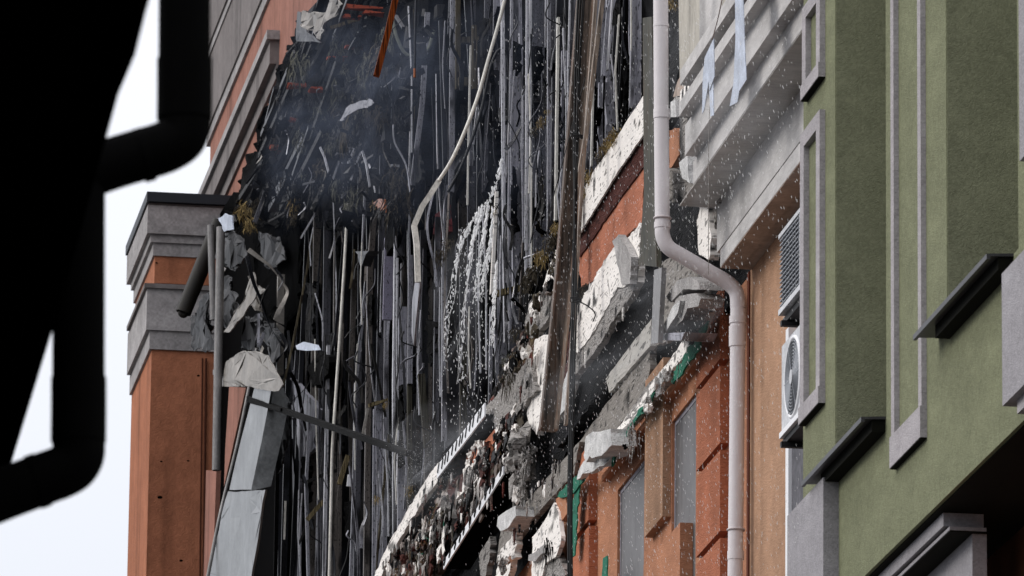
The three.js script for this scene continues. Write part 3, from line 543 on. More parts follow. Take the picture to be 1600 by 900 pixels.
  for (let i = 0; i < 74; i++) {                                      // charred timber, tatters of board
    const x = R(470, 985), yb0 = x < 600 ? 905 : x < 830 ? 860 - (x - 600) * 1.7 : 430 - (x - 830) * 1.6, y0 = R(x < 620 ? 330 : -10, yb0 - 40), h = R(18, 120), w = R(4, 14), X = R(7.12, 7.45);
    add(bb, 'charred_board', slabX([[x, y0], [x + w, y0 + R(-8, 8)], [x + w + R(-4, 4), y0 + h], [x + w * 0.4, y0 + h + R(0, 16)], [x + R(-4, 4), y0 + h]], X, R(0.015, 0.05), { rag: 2.6, step: 5, crumple: 0.03, freq: 4, edge: 0.1, it: 3 }), pick([MT.char, MT.char, MT.blackWall, MT.blackWall, MT.charWood, MT.sootWall]));
  }
  for (let i = 0; i < 36; i++) {
    const x = R(452, 990), yb0 = x < 600 ? 900 : x < 830 ? 850 - (x - 600) * 1.7 : 420 - (x - 830) * 1.6, y0 = R(x < 640 ? 320 : -20, yb0 - 40), y1 = Math.min(yb0, y0 + R(40, 260));
    add(bb, 'metal_rail', bars([[x, y1], [x + R(-4, 4), (y0 + y1) / 2], [x + R(-6, 6), y0]], R(1.4, 2.8), R(7.02, 7.12), 0.02), pick([MT.rail, MT.stud, MT.paleMetal, MT.rail]));
  }
  for (let i = 0; i < 58; i++) {                                      // pieces fallen across at an angle
    const x = R(455, 880), yb0 = x < 600 ? 890 : 830 - (x - 600) * 1.55, y = R(x < 640 ? 320 : 10, yb0), a = R(-34, 34), h = R(25, 110);
    add(bb, 'bent_strip', stripAt([[x, y + h], [x + a * 0.3 + R(-5, 5), y + h * 0.6], [x + a * 0.8 + R(-7, 7), y + h * 0.25], [x + a, y]], R(2, 8), R(6.98, 7.2), R(-2, 2), R(0, 1.5)), MT[pick([C, K, 'charWood', 'charWood', D, C, S, K])]);
  }
  for (let i = 0; i < 44; i++) {
    const x = R(460, 900), yb0 = x < 600 ? 880 : 820 - (x - 600) * 1.5, y = R(x < 640 ? 330 : 0, yb0), h = R(30, 160), a = R(-20, 20);
    add(bb, 'burnt_cable', pipeAt([[x, y + h], [x + R(-14, 14), y + h * 0.75], [x + a + R(-10, 10), y + h * 0.4], [x + a, y]], R(1.2, 2.4), R(6.95, 7.15)), MT[pick(['cable', 'cable', C, 'studDark'])]);
  }
  add(bb, 'metal_rail', bars([[398, 348], [434, 248], [471, 148]], 7, 6.9, 0.05), MT.studDark);
  for (const [p, w] of [[[[538, 280], [546, 250], [552, 232]], 4], [[[548, 282], [556, 256], [564, 238]], 3], [[[515, 275], [507, 245], [500, 230]], 3], [[[470, 372], [496, 328], [516, 292], [530, 252]], 3], [[[578, 292], [572, 255], [566, 236]], 3]]) add(bb, 'metal_rail', bars(p, w, 6.9, 0.03), MT.rail);
  // timber frame like a ladder, high in the attic
  const fr = [[[715, 140], [716, -20]], [[741, 140], [741, 40]]].map((p) => bars(p, 8, 7.05, 0.04)).flat();
  add(bb, 'wooden_frame', [...fr, ...bars([[716, 128], [748, 128]], 14, 7.04, 0.04).map((g) => g), bar(PX(713, 63, 7.05), PZ(748, 63, PX(713, 63, 7.05).z), 0.05, 0.04)], MT.oldWood);
  add(bb, 'charred_board', slabX([[652, 330], [700, 240], [735, 250], [700, 330], [690, 420], [640, 470], [632, 440]], 7.5, 0.04, { rag: 2 }), MT.char);
  add(bb, 'red_panel', slabX([[680, 335], [698, 320], [702, 362], [690, 372], [676, 365]], 7.3, 0.03, { rag: 1.5 }), M('#54262a', { map: TX.soot }));
  add(bb, 'copper_scrap', slabX([[582, 318], [592, 310], [600, 312], [601, 332], [592, 328]], 7.0, 0.02, { crumple: 0.01 }), MT.copper);
  add(bb, 'funnel', [slabX([[555, 393], [576, 392], [570, 399], [560, 399]], 7.04, 0.1), slabX([[559, 399], [571, 399], [565, 416], [562, 414]], 7.05, 0.08)], MT.charMetal);
  add(bb, 'splinter', bars([[530, 757], [538, 730], [544, 712]], 8, 7.0, 0.03), MT.splinter);
  add(bb, 'splinter', bars([[567, 678], [575, 638]], 4, 7.0, 0.02), MT.sheetPale);
  add(bb, 'white_fitting', [bar(PX(576, 634, 6.98), PZ(592, 629, PX(576, 634, 6.98).z), 0.03, 0.04), bar(PX(592, 629, 6.98), PZ(606, 624, PX(592, 629, 6.98).z), 0.02, 0.02)], MT.splinter);
  add(bb, 'batten', bars([[480, 812], [493, 797], [506, 783]], 7, 7.02, 0.04), MT.splinter);
  add(bb, 'batten', bars([[480, 753], [505, 742], [530, 734]], 5, 7.03, 0.04), MT.charWood);
  add(bb, 'batten', bars([[467, 850], [478, 825], [490, 812]], 4, 7.03, 0.04), MT.charWood);
  add(bb, 'white_fitting', bars([[545, 760], [547, 742]], 7, 7.0, 0.02), MT.white);
  add(bb, 'metal_rail', bars([[444, 843], [446, 783]], 3, 7.0, 0.02), MT.paleMetal);
  add(bb, 'purlin', [bar(PX(772, 460, 7.0), PZ(812, 451, PX(772, 460, 7.0).z), 0.045, 0.05)], MT.splinter);
  add(bb, 'metal_rail', pipeAt([[818, 404], [832, 399], [846, 395]], 4, 7.0), MT.rail);
  add(bb, 'charred_beam', slabX([[480, 575], [500, 548], [512, 556], [515, 575], [500, 600], [486, 606]], 7.06, 0.1, { rag: 2, crumple: 0.02 }), MT.char);
  add(bb, 'charred_board', slabX([[600, 385], [612, 330], [640, 290], [632, 340], [618, 380], [606, 400]], 7.08, 0.05, { rag: 2, crumple: 0.02 }), MT.char);
  add(bb, 'charred_board', slabX([[455, 590], [500, 640], [492, 700], [470, 720], [462, 640]], 7.22, 0.04, { rag: 2, crumple: 0.02 }), MT.lavender);
}

// ================================================================ the torn edge between attic and wall: ledges, plaster, brick, rubble
{
  const H = [
    // name, outline, plane, thickness, material, raggedness, crumple
    ['plaster_patch', [[1007, 147], [1007, 208], [966, 267], [946, 300], [908, 362], [898, 372], [900, 318], [930, 263], [948, 240], [980, 188]], 6.98, 0.012, 'plaster', 0.8, 0.004],
    ['plaster_patch', [[880, 350], [899, 335], [897, 400], [880, 430], [862, 470], [846, 452], [860, 410], [872, 385]], 6.99, 0.2, 'plaster', 2.4, 0.015],
    ['plaster_patch', [[848, 448], [826, 472], [820, 510], [832, 530], [856, 500], [872, 460]], 6.985, 0.12, 'plasterGrey', 2.5, 0.02],
    ['plaster_patch', [[826, 476], [840, 462], [843, 474], [828, 494]], 6.97, 0.05, 'plaster', 1.2, 0.01],
    ['plaster_patch', [[836, 530], [850, 524], [868, 520], [866, 560], [846, 640], [838, 680], [822, 650], [826, 580]], 6.99, 0.14, 'plaster', 2, 0.015],
    ['brick_band', [[1007, 210], [1007, 258], [960, 322], [906, 402], [898, 398], [908, 364], [946, 302]], 7.0, 0.02, 'brick', 1.2, 0.006],
    ['orange_plaster', [[1006, 258], [1004, 352], [990, 356], [958, 392], [926, 440], [908, 448], [905, 402], [960, 322]], 7.01, 0.02, 'redPlaster', 1.6, 0.005],
    ['brick_band', [[908, 540], [915, 470], [893, 500], [885, 560], [880, 600], [892, 590]], 7.05, 0.1, 'brick', 2, 0.015],
    ['plaster_patch', [[985, 368], [1000, 348], [999, 392], [996, 440], [982, 446], [966, 450], [948, 480], [926, 520], [908, 545], [893, 556], [893, 496], [917, 452], [944, 408], [966, 374]], 6.94, 0.2, 'plaster', 2.2, 0.02],
    ['broken_ledge', [[996, 440], [982, 448], [966, 452], [948, 482], [928, 522], [908, 548], [893, 560], [894, 592], [912, 570], [936, 540], [962, 494], [985, 464]], 6.96, 0.22, 'plasterGrey', 1.5, 0.015],
    ['plaster_shard', [[958, 378], [966, 366], [978, 384], [986, 402], [984, 444], [972, 446], [966, 420]], 6.9, 0.1, 'foamGrey', 1.2, 0.01],
    ['plaster_patch', [[868, 660], [880, 600], [893, 560], [900, 566], [895, 600], [882, 640]], 6.97, 0.1, 'foam', 1.5, 0.012],
    ['charred_cavity', [[1000, 400], [1022, 418], [1020, 505], [985, 548], [945, 606], [910, 650], [872, 700], [868, 672], [885, 640], [900, 590], [936, 540], [965, 490], [990, 455]], 7.04, 0.06, 'sootWall', 2.5, 0.03],
    ['plaster_band', [[1018, 498], [1016, 540], [985, 576], [952, 614], [946, 592], [985, 540]], 7.03, 0.14, 'paleBand', 0.8, 0.008],
    ['wall_band', [[1016, 541], [1012, 612], [980, 650], [945, 694], [905, 742], [896, 720], [905, 690], [950, 628]], 7.05, 0.1, 'greyBand', 1.5, 0.01],
    ['wall_band', [[905, 690], [897, 740], [850, 790], [800, 850], [775, 880], [782, 830], [830, 775]], 7.0, 0.05, 'greyBand', 0.8, 0.006],
    ['charred_cavity', [[872, 672], [895, 690], [880, 720], [830, 776], [790, 815], [740, 850], [700, 905], [660, 920], [700, 890], [742, 830], [790, 742], [815, 700], [845, 680]], 7.07, 0.06, 'sootWall', 2.5, 0.03],
    ['charred_panel', [[1022, 420], [1050, 400], [1075, 398], [1100, 420], [1100, 470], [1060, 520], [1025, 540]], 7.06, 0.05, 'greyBand', 2, 0.012],
    ['charred_panel', [[1120, 440], [1138, 455], [1136, 486], [1088, 545], [1050, 590], [1000, 650], [955, 700], [940, 712], [950, 690], [1012, 612], [1050, 565], [1100, 490]], 7.07, 0.05, 'sootWall', 2.5, 0.02],
    ['torn_ledge', [[1098, 496], [1104, 480], [1108, 486], [1088, 530], [1066, 560], [1040, 590], [1005, 635], [972, 672], [958, 694], [960, 676], [990, 636], [1036, 576], [1070, 530]], 6.97, 0.1, 'plaster', 1.6, 0.015],
    ['green_mesh', [[1106, 500], [1098, 530], [1074, 570], [1052, 600], [1046, 590], [1066, 560], [1088, 520]], 6.955, 0.012, 'mesh', 3.5, 0.03],
    ['green_mesh', [[1030, 600], [1005, 645], [985, 668], [960, 712], [955, 730], [968, 690], [1000, 640]], 6.95, 0.012, 'mesh', 3, 0.03],
    ['torn_ledge', [[1040, 574], [1010, 604], [985, 640], [970, 668], [978, 672], [1010, 632], [1042, 594]], 6.965, 0.05, 'plasterGrey', 1.6, 0.012],
    // lower left: two ledges and the rubble between
    ['plaster_band', [[684, 722], [690, 742], [640, 815], [604, 880], [590, 912], [578, 912], [600, 865], [640, 790]], 6.98, 0.03, 'plaster', 1.8, 0.014],
    ['wall_band', [[690, 744], [696, 760], [650, 830], [612, 905], [592, 912], [606, 880], [642, 816]], 7.04, 0.1, 'sootWall', 1.5, 0.01],
    ['brick_band', [[696, 752], [728, 706], [775, 650], [806, 632], [802, 700], [770, 760], [735, 800], [705, 822], [690, 790]], 7.05, 0.1, 'debris', 2.4, 0.02],
    ['rubble_face', [[690, 765], [712, 790], [735, 800], [700, 868], [680, 905], [600, 912], [625, 880], [660, 820]], 7.02, 0.14, 'debris', 3, 0.025],
    ['red_panel', [[728, 706], [764, 690], [766, 720], [729, 733]], 6.98, 0.03, 'redPlaster', 0.8, 0.006],
    ['red_panel', [[756, 690], [776, 668], [800, 640], [796, 660], [770, 694]], 6.99, 0.03, 'redPlaster', 1.5, 0.01],
    ['brick_band', [[703, 752], [725, 738], [742, 745], [735, 775], [712, 790], [700, 775]], 6.99, 0.05, 'brick', 2, 0.02],
    ['rubble_face', [[756, 640], [790, 600], [826, 560], [838, 610], [812, 640], [800, 690], [770, 660]], 6.96, 0.12, 'plasterGrey', 2.4, 0.012],
    ['rubble_face', [[800, 545], [822, 510], [838, 528], [826, 580], [800, 605], [772, 640], [760, 636], [780, 590]], 6.99, 0.1, 'debris', 3.5, 0.05],
    ['rubble_face', [[735, 800], [770, 760], [788, 740], [790, 700], [805, 680], [800, 735], [765, 792], [740, 822]], 6.95, 0.1, 'debris', 3, 0.04],
    ['green_mesh', [[655, 855], [662, 836], [680, 822], [684, 834], [672, 850], [658, 866]], 6.98, 0.012, 'mesh', 2.5, 0.03],
    ['green_mesh', [[676, 872], [684, 862], [694, 858], [690, 872], [678, 884]], 6.97, 0.012, 'mesh', 2, 0.03],
    ['green_mesh', [[690, 805], [696, 798], [700, 812], [690, 824], [684, 822]], 6.97, 0.012, 'mesh', 2, 0.03],
    ['plaster_shard', [[694, 780], [702, 776], [706, 830], [698, 836]], 6.96, 0.05, 'foamGrey', 2, 0.015],
    // below the second ledge
    ['plaster_patch', [[748, 868], [765, 838], [766, 870], [756, 905], [750, 905]], 7.0, 0.06, 'plasterGrey', 2, 0.012],
    ['plaster_patch', [[778, 870], [800, 835], [806, 830], [804, 870], [790, 912], [774, 912]], 6.98, 0.1, 'plaster', 2.4, 0.03],
    ['plaster_patch', [[832, 840], [850, 815], [866, 785], [872, 800], [877, 845], [868, 870], [852, 880], [846, 905], [830, 905]], 6.97, 0.03, 'plaster', 1.2, 0.006],
    ['plaster_patch', [[840, 890], [852, 872], [870, 862], [882, 890], [880, 912], [838, 912]], 6.99, 0.08, 'plasterGrey', 2, 0.015],
    ['plaster_shard', [[826, 868], [840, 860], [850, 850], [852, 862], [836, 876], [826, 876]], 6.93, 0.07, 'foamGrey', 1.4, 0.01],
    ['plaster_patch', [[868, 780], [882, 770], [888, 800], [876, 815]], 6.98, 0.05, 'orange', 1, 0.006],
    ['green_mesh', [[870, 775], [890, 752], [916, 732], [918, 740], [898, 770], [876, 778]], 6.96, 0.012, 'mesh', 1.6, 0.02],
    ['green_mesh', [[897, 768], [906, 758], [902, 800], [898, 868], [892, 872], [893, 800]], 6.97, 0.008, 'mesh', 1.2, 0.012],
    ['green_mesh', [[942, 872], [948, 868], [949, 912], [940, 912]], 6.98, 0.008, 'mesh', 1, 0.01],
    ['plaster_patch', [[940, 700], [960, 690], [955, 716], [930, 735], [912, 742], [900, 750], [905, 730], [922, 712]], 6.94, 0.12, 'foam', 2.4, 0.02],
  ];
  H.forEach(([n, p, X, d, m, rag, cr], i) => add(bb, n, slabX(p, X + (i % 9) * 0.0017, Math.min(d, 0.045), { rag, step: 7, crumple: cr * 0.36, freq: 5, edge: 0.07, it: 4 }), MT[m]));
  // two perforated ledge angles
  for (const [a, b, w, X, n] of [[[684, 738], [758, 640], 21, 6.9, 13], [[694, 884], [787, 735], 13, 6.9, 12]]) {
    const p = PX(...a, X), q = PX(...b, X), h = w / scaleAt(p);
    add(bb, 'ledge_angle', bar(p, q, 0.012, h), MT.white);
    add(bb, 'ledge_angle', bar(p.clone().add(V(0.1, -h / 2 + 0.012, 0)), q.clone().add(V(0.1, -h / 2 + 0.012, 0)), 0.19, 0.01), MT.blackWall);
    for (let i = 0; i < n; i++) { const c = p.clone().lerp(q, (i + R(0.2, 0.8)) / n).add(V(-0.01, h * R(0, 0.2), 0)); add(bb, 'anchor_slot', bar(c.clone().add(V(0, -h * 0.3, -0.05)), c.clone().add(V(0, h * 0.3, 0.03)), 0.006, 0.02), MT.char); }
  }
  // ragged layers hanging between the two ledges
  for (let i = 0; i < 150; i++) {
    const t = rnd(), k = rnd(), x = 640 + t * 165 + k * 16, y = 862 - t * 222 + k * 62 - 16, w = R(2.5, 8), h = R(10, 44), n = 5, L = [], Rr = [];
    for (let q = 0; q <= n; q++) { L.push([x + R(-1.4, 1.4), y + h * q / n + R(-1, 1)]); Rr.unshift([x + w * (1 - q / n * R(0.2, 0.9)) + R(-1, 1), y + h * q / n - w * 1.2]); }
    add(bb, 'torn_layer', slabX([...L, ...Rr], R(6.9, 6.97), R(0.006, 0.02)), MT[pick(['brick', 'brick', 'debris', 'debrisDark', 'debrisDark', 'plasterGrey', 'char', 'sootWall', 'plaster', 'woolDark', 'charWood', 'gutter'])]);
  }
  // the white rosette left on the red panel
  const rc = PX(743, 713, 6.97); add(bb, 'plaster_ring', [...Array(11)].map((_, i) => lump(rc.clone().add(V(-0.01, Math.sin(i * 0.571) * 0.07, Math.cos(i * 0.571) * 0.32)), 0.02, 0.022, 0.07, 0.5, 1)), MT.plaster);
  // drips and shards hanging under the edges
  for (let i = 0; i < 95; i++) {
    const t = rnd(), e = pick([[[600, 880], [690, 742]], [[692, 760], [800, 640]], [[700, 850], [790, 735]], [[780, 840], [900, 690]], [[820, 500], [900, 380]], [[893, 560], [990, 445]], [[800, 620], [838, 540]], [[640, 860], [730, 790]]]);
    const x = e[0][0] + (e[1][0] - e[0][0]) * t + R(-8, 8), y = e[0][1] + (e[1][1] - e[0][1]) * t + R(-14, 14), h = R(5, 26), w = R(1, 3.4);
    add(bb, 'plaster_shard', slabX([[x, y], [x + w, y - R(0, 5)], [x + w * 0.8, y + h * 0.6], [x + w * 0.3, y + h]], R(6.88, 6.98), R(0.003, 0.01)), MT[pick(['plaster', 'plasterGrey', 'foamGrey', 'debrisDark', 'sootWall', 'plaster', 'brick', 'char', 'debris'])]);
  }
  const rub = [];
  const rubble = (n, mats, ed, r0, r1, X) => { const by = mats.map(() => []); for (let i = 0; i < n; i++) { const t = rnd(), s = rnd(), [[ax, ay], [bx, by2], [wx, wy]] = ed, p = PX(ax + (bx - ax) * t + wx * s, ay + (by2 - ay) * t + wy * s, X + R(-0.1, 0.03)), r = R(r0, r1); by[Math.floor(rnd() * mats.length)].push(rnd() < 0.72 ? lump(p, r * 0.7, r * R(0.4, 1.8), r * R(0.7, 1.8), 0.8, 1) : fibres(p, V(r, r * 1.4, r * 2.5), r * R(2, 5), 14, 3)); } by.forEach((g, i) => { if (g.length) { g.forEach((x, k) => { if (!x.index && x.attributes.uv) x.deleteAttribute('uv'); }); const o = add(bb, 'rubble', g, MT[mats[i]]); o.userData.kind = 'stuff'; } }); };
  rubble(44, ['plaster', 'debris', 'brick', 'debrisDark', 'plasterGrey', 'char', 'plasterGrey'], [[640, 850], [800, 640], [18, 30]], 0.012, 0.042, 6.96);
  rubble(50, ['plaster', 'debris', 'woolDark', 'plasterGrey', 'char'], [[780, 600], [870, 390], [14, 20]], 0.012, 0.045, 6.97);
  rubble(30, ['debris', 'plaster', 'brick', 'debrisDark', 'plasterGrey'], [[596, 905], [690, 760], [24, 20]], 0.012, 0.04, 6.97);
  rubble(10, ['plaster', 'foam', 'plasterGrey', 'char'], [[960, 700], [1100, 500], [6, 14]], 0.012, 0.04, 6.95);
  rubble(8, ['plaster', 'plasterGrey', 'char'], [[770, 905], [850, 790], [30, 30]], 0.012, 0.045, 6.98);
  rubble(16, ['plaster', 'plasterGrey', 'debrisDark'], [[800, 790], [815, 690], [10, 10]], 0.012, 0.045, 6.95);
  // charred capital-like lump and a white foam roll
  for (const g of [lump(PX(816, 712, 6.92), 0.1, 0.17, 0.2, 0.5, 3), lump(PX(812, 745, 6.93), 0.06, 0.16, 0.12, 0.5, 2), lump(PX(797, 725, 6.9), 0.03, 0.07, 0.08, 0.5, 2)]) add(bb, 'plaster_lump', g, MT.plasterGrey);
}

// ================================================================ loose and hanging things
function loose(name, label, cat, gs, m, X, px, py, grp) { const o = add(null, name, gs, m, PX(px, py, X)); o.position.copy(PX(px, py, X)); o.userData.label = label; o.userData.category = cat; if (grp) o.userData.group = grp; return o; }
{
  // grey downpipe with its offset under the cornice
  const z = PX(1152, 700, 7.0).z, at = (x, y) => PZ(x, y, z), r = 12.4 / scaleAt(at(1150, 700)), dp = thing('downpipe', 'pale grey downpipe with a swan neck bend, in front of the orange wall', 'downpipe', PZ(1152, 700, z).setY(0.2));
  add(dp, 'pipe', tube([at(1032, -60), at(1033.5, 200), at(1035, 350)], r, 20, 20), MT.pipe);
  const mid = PZ(1035, 390, z);
  add(dp, 'bend', tube([at(1035, 350), at(1035.5, 368), at(1044, 386), at(1066, 400)], r, 24, 20), MT.pipe);
  add(dp, 'pipe', tube([at(1066, 400), at(1090, 414), at(1112, 427)], r, 8, 20), MT.pipe);
  add(dp, 'bend', tube([at(1112, 427), at(1136, 441), at(1150, 456), at(1153, 482)], r, 24, 20), MT.pipe);
  const low = at(1149, 905); low.y = 0.2;
  add(dp, 'pipe', tube([at(1153, 482), at(1151, 700), at(1148.5, 905), V(low.x - 0.12, 0.2, low.z)], r, 30, 20), MT.pipe);
  for (const [x, y, h, k] of [[1034, 178, 16, 1.12], [1035, 352, 10, 1.1], [1152.5, 500, 12, 1.1], [1152, 526, 34, 1.1], [1149.5, 868, 14, 1.1], [1033, 40, 5, 1.06]]) { const p = at(x, y), hh = h / scaleAt(p); add(dp, 'collar', new THREE.CylinderGeometry(r * k, r * k, hh, 24).translate(p.x, p.y, p.z), MT.pipe); }
  for (const [x, y] of [[1035, 341], [1150, 828]]) { const p = at(x, y); const c = add(dp, 'clamp', new THREE.TorusGeometry(r * 1.08, 0.007, 6, 28).rotateX(Math.PI / 2).translate(p.x, p.y, p.z), MT.pipeJoint); add(c, 'clamp_arm', bar(p.clone().add(V(r, 0, 0)), p.clone().add(V(x < 1100 ? 0.2 : 0.1, 0, 0)), 0.012, 0.012), MT.pipeJoint); }
}
{
  // long brown gutter hanging from above, and the metal that hangs beside it
  const g = thing('hanging_gutter', 'long brown sheet metal gutter section hanging down across the facade', 'gutter', PX(868, 670, 6.75));
  const a = along([[856, 672], [880, 440], [895, 260], [917, -30]], 6.75), k = scaleAt(a[0]), w = 25 / k;
  const seg = (dx, wx, wz, dz) => [0, 1, 2].map((i) => bar(a[i].clone().add(V(dx, 0, dz)), a[i + 1].clone().add(V(dx, 0, dz)), wx, wz));
  add(g, 'trough', seg(0, w, 0.012, -0.05), MT.gutter);
  add(g, 'rim', [...seg(w / 2, 0.028, 0.1, 0)], MT.gutterPale); add(g, 'rim', [...seg(-w / 2, 0.012, 0.09, 0)], MT.gutter);
  add(g, 'fold', bars([[884, 664], [898, 470], [911, 260], [933, -30]], 5, 6.72, 0.05), MT.gutterPale);
  loose('metal_angle', 'pale brown metal angle hanging to the right of the long brown gutter', 'metal strip', bars([[899, 310], [915, 215], [930, 90], [945, -30]], 7, 6.7, 0.05), MT.gutterPale, 6.7, 899, 310);
  // black cables
  const c = thing('cable_bundle', 'bundle of black cables hanging straight down past the torn plaster', 'cable', PX(886, 905, 6.6));
  for (const [x, w, s] of [[895, 3.6, 0], [897, 3, 1], [899, 2.6, 2], [900, 2, 3], [893, 2, 4]]) add(c, 'cable', pipeAt([[x - 8 + s, 960], [x - 6, 780], [x - 3 + s * 0.6, 560], [x + R(-3, 3), 470], [x + R(-1, 4), 330], [x + 2 + R(-2, 3), 215], [x + 4 + s, 100], [x + 10 + s * 2, -40]], w, 6.6 + s * 0.01), MT.cable);
  for (const [x, y] of [[902, 212], [900, 468]]) add(c, 'tie', [0, 1, 2, 3].map((i) => pipeAt([[x - 9, y + i * 2 - 3], [x, y - 3 + i * 2.3], [x + 9, y + i * 1.4]], 2, 6.58 + i * 0.004)), MT.cable);
  add(c, 'loose_end', pipeAt([[902, 470], [918, 478], [930, 490], [927, 502]], 2.2, 6.6), MT.cable);
  add(c, 'loose_end', pipeAt([[915, 120], [880, 250], [860, 330], [850, 400]], 1.6, 6.7), MT.cable);
  // greenish flashing plate, and a short plate below it
  loose('flashing_plate', 'tall grey green metal plate hanging beside the pale downpipe', 'metal plate', slabX([[1004, 28], [1018, 26], [1026, 417], [998, 414], [1006, 300]], 6.72, 0.03), MT.plate, 6.72, 1012, 415);
  loose('flashing_plate', 'short grey metal plate hanging by the pale foam blocks under the downpipe bend', 'metal plate', slabX([[1022, 422], [1034, 418], [1028, 536], [1017, 537]], 6.73, 0.03), MT.zinc, 6.73, 1022, 536);
  // foam blocks
  const f = (label, parts, x, y) => { const o = thing('foam_block', label, 'foam block', PX(x, y, 6.9)); for (const [n, p, X, d, m, r] of parts) add(o, n, slabX(p, X, d, { rag: r, step: 6, crumple: 0.004, edge: 0.08, it: 3 }), MT[m]); };
  f('broken white foam block lying on the torn ledge over the orange pilaster', [['body', [[932, 676], [955, 670], [956, 695], [940, 712], [925, 716], [918, 708]], 6.86, 0.16, 'foam', 0.6], ['chunk', [[916, 682], [926, 674], [931, 680], [924, 706], [916, 722], [912, 712]], 6.88, 0.12, 'foam', 1.2]], 932, 715);
  f('angled light grey foam cornice piece, the upper of two under the downpipe bend', [['body', [[1058, 438], [1078, 432], [1092, 440], [1094, 452], [1068, 452], [1048, 472], [1041, 464]], 6.8, 0.14, 'foamGrey', 0.4]], 1058, 470);
  f('curved white foam cornice piece, the lower of two under the downpipe bend', [['body', [[1062, 462], [1088, 458], [1096, 466], [1092, 478], [1074, 482], [1066, 500], [1044, 522], [1030, 521], [1050, 490], [1056, 468]], 6.81, 0.14, 'foamGrey', 0.5], ['face', [[1052, 478], [1062, 470], [1058, 490], [1040, 520], [1030, 520], [1044, 495]], 6.78, 0.05, 'foam', 0.4], ['base', [[1030, 521], [1070, 519], [1064, 532], [1028, 531]], 6.79, 0.2, 'lavender', 0.3]], 1045, 530);
  f('thick white foam roll end sticking out under the perforated ledge', [['body', [[778, 808], [790, 798], [806, 790], [806, 806], [794, 824], [782, 830], [776, 822]], 6.88, 0.14, 'foam', 0.8]], 790, 828);
  // torn bluish sheets on the right
  loose('torn_film', 'torn pale blue film with slits, the shorter strip hanging over the grey cornice', 'plastic film', [slabX([[1114, 62], [1112, 100], [1108, 122], [1100, 172], [1097, 178], [1098, 120], [1101, 90]], 6.45, 0.004), slabX([[1115, 60], [1116, 120], [1108, 142], [1107, 110]], 6.44, 0.004), slabX([[1108, 140], [1114, 128], [1115, 180], [1110, 182]], 6.445, 0.004)], MT.tape, 6.45, 1106, 180);
  loose('torn_film', 'long pale blue film strip hanging straight over the grey cornice', 'plastic film', slabX([[1148, -30], [1160, -30], [1163, 60], [1166, 125], [1155, 142], [1152, 160], [1140, 166], [1146, 130], [1149, 60]], 6.44, 0.004), MT.tape, 6.44, 1150, 165);
  loose('hanging_wire', 'thin brown wire running up from the slit pale blue film', 'wire', pipeAt([[1113, 62], [1122, 28], [1134, -30]], 1.8, 6.44), M('#5b4a44'), 6.44, 1113, 62);
  loose('hanging_wire', 'thin pale thread hanging down past the cornice and the pipe bend', 'wire', pipeAt([[1107, 430], [1107, 260], [1108, 190], [1109, 165]], 1.2, 6.45), MT.sheetPale, 6.45, 1107, 430);
  // bent pale trim
  const t = thing('bent_trim', 'long pale metal trim bent at an elbow and hanging in front of the attic', 'metal trim', PX(653, 440, 6.0));
  add(t, 'strip', bars([[653, 441], [651, 380], [647, 352]], 9, 6.0, 0.03), MT.paleMetal); add(t, 'strip', bars([[647, 353], [660, 322], [673, 303], [686, 282]], 9, 6.0, 0.03), MT.paleMetal);
  add(t, 'strip', [pipeAt([[685, 283], [703, 255], [723, 213], [747, 150], [763, 93], [781, 30], [796, -30]], 6, 6.0)], MT.paleMetal);
  add(t, 'tail', slabX([[648, 441], [656, 442], [652, 480], [646, 540], [643, 520], [644, 470]], 6.01, 0.012), MT.stud);
  loose('hanging_hose', 'black hose arched beside the bent pale trim', 'hose', pipeAt([[700, 300], [720, 262], [750, 180], [770, 95], [782, 76], [790, 82], [796, 115], [796, 200], [794, 300], [792, 420]], 5, 6.78), MT.cable, 6.78, 700, 300);
  loose('hanging_hose', 'dusty pale hose looped high in the smoke', 'hose', pipeAt([[612, 20], [620, 58], [634, 84], [652, 90], [668, 78], [678, 48]], 6, 6.9), M('#7d8076', { map: TX.mottle }), 6.9, 640, 90);
  loose('bent_strip', 'thin curved metal strip hanging inside the elbow of the bent trim', 'metal strip', stripAt([[683, 448], [678, 410], [669, 370], [668, 345], [677, 300]], 4, 6.85, 0.6), MT.stud, 6.85, 683, 448);
  loose('wooden_plank', 'scorched orange brown plank hanging down at the top of the view', 'plank', bars([[588, 119], [606, 50], [623, -25]], 10, 5.7, 0.05), MT.newWood, 5.7, 588, 119);
  const rd = thing('hanging_rod', 'dark rod with a copper end hanging beside the scorched plank', 'rod', PX(648, 121, 6.5)); add(rd, 'rod', pipeAt([[648, 108], [649, 40], [651, -25]], 4, 6.5), MT.charMetal); add(rd, 'tip', pipeAt([[648, 121], [648, 114], [648, 107]], 4.4, 6.5), MT.copper);
  loose('conduit', 'long white conduit standing in front of the lower studs', 'pipe', pipeAt([[513, 960], [518, 760], [519, 710], [526, 600], [536, 450], [543.5, 318]], 5, 6.85), MT.paleMetal, 6.85, 513, 900);
  loose('bent_strip', 'thin brown strip leaning from the twisted tape towards the studs', 'metal strip', bars([[442, 604], [455, 550], [469, 478], [480, 420], [488, 366]], 3.5, 6.85, 0.02), MT.oldWood, 6.85, 442, 604);
  loose('charred_beam', 'long thin charred beam lying slantwise across the lower studs', 'beam', [bar(PX(390, 623, 6.75), PX(640, 709, 6.85), 0.06, 0.045), bar(PX(389, 627, 6.74), PX(440, 640, 6.74), 0.02, 0.03)], M('#0c0b0a', { map: TX.wood, tile: [0.2, 0.9], bump: TX.wood, btile: [0.2, 0.9], bs: 0.01 }), 6.75, 500, 665);
  loose('hanging_wire', 'thin black wire slanting down from the plank into the studs', 'wire', pipeAt([[632, 215], [612, 160], [600, 110], [604, 60], [640, 20]], 1.4, 6.7), MT.cable, 6.7, 632, 215);
}
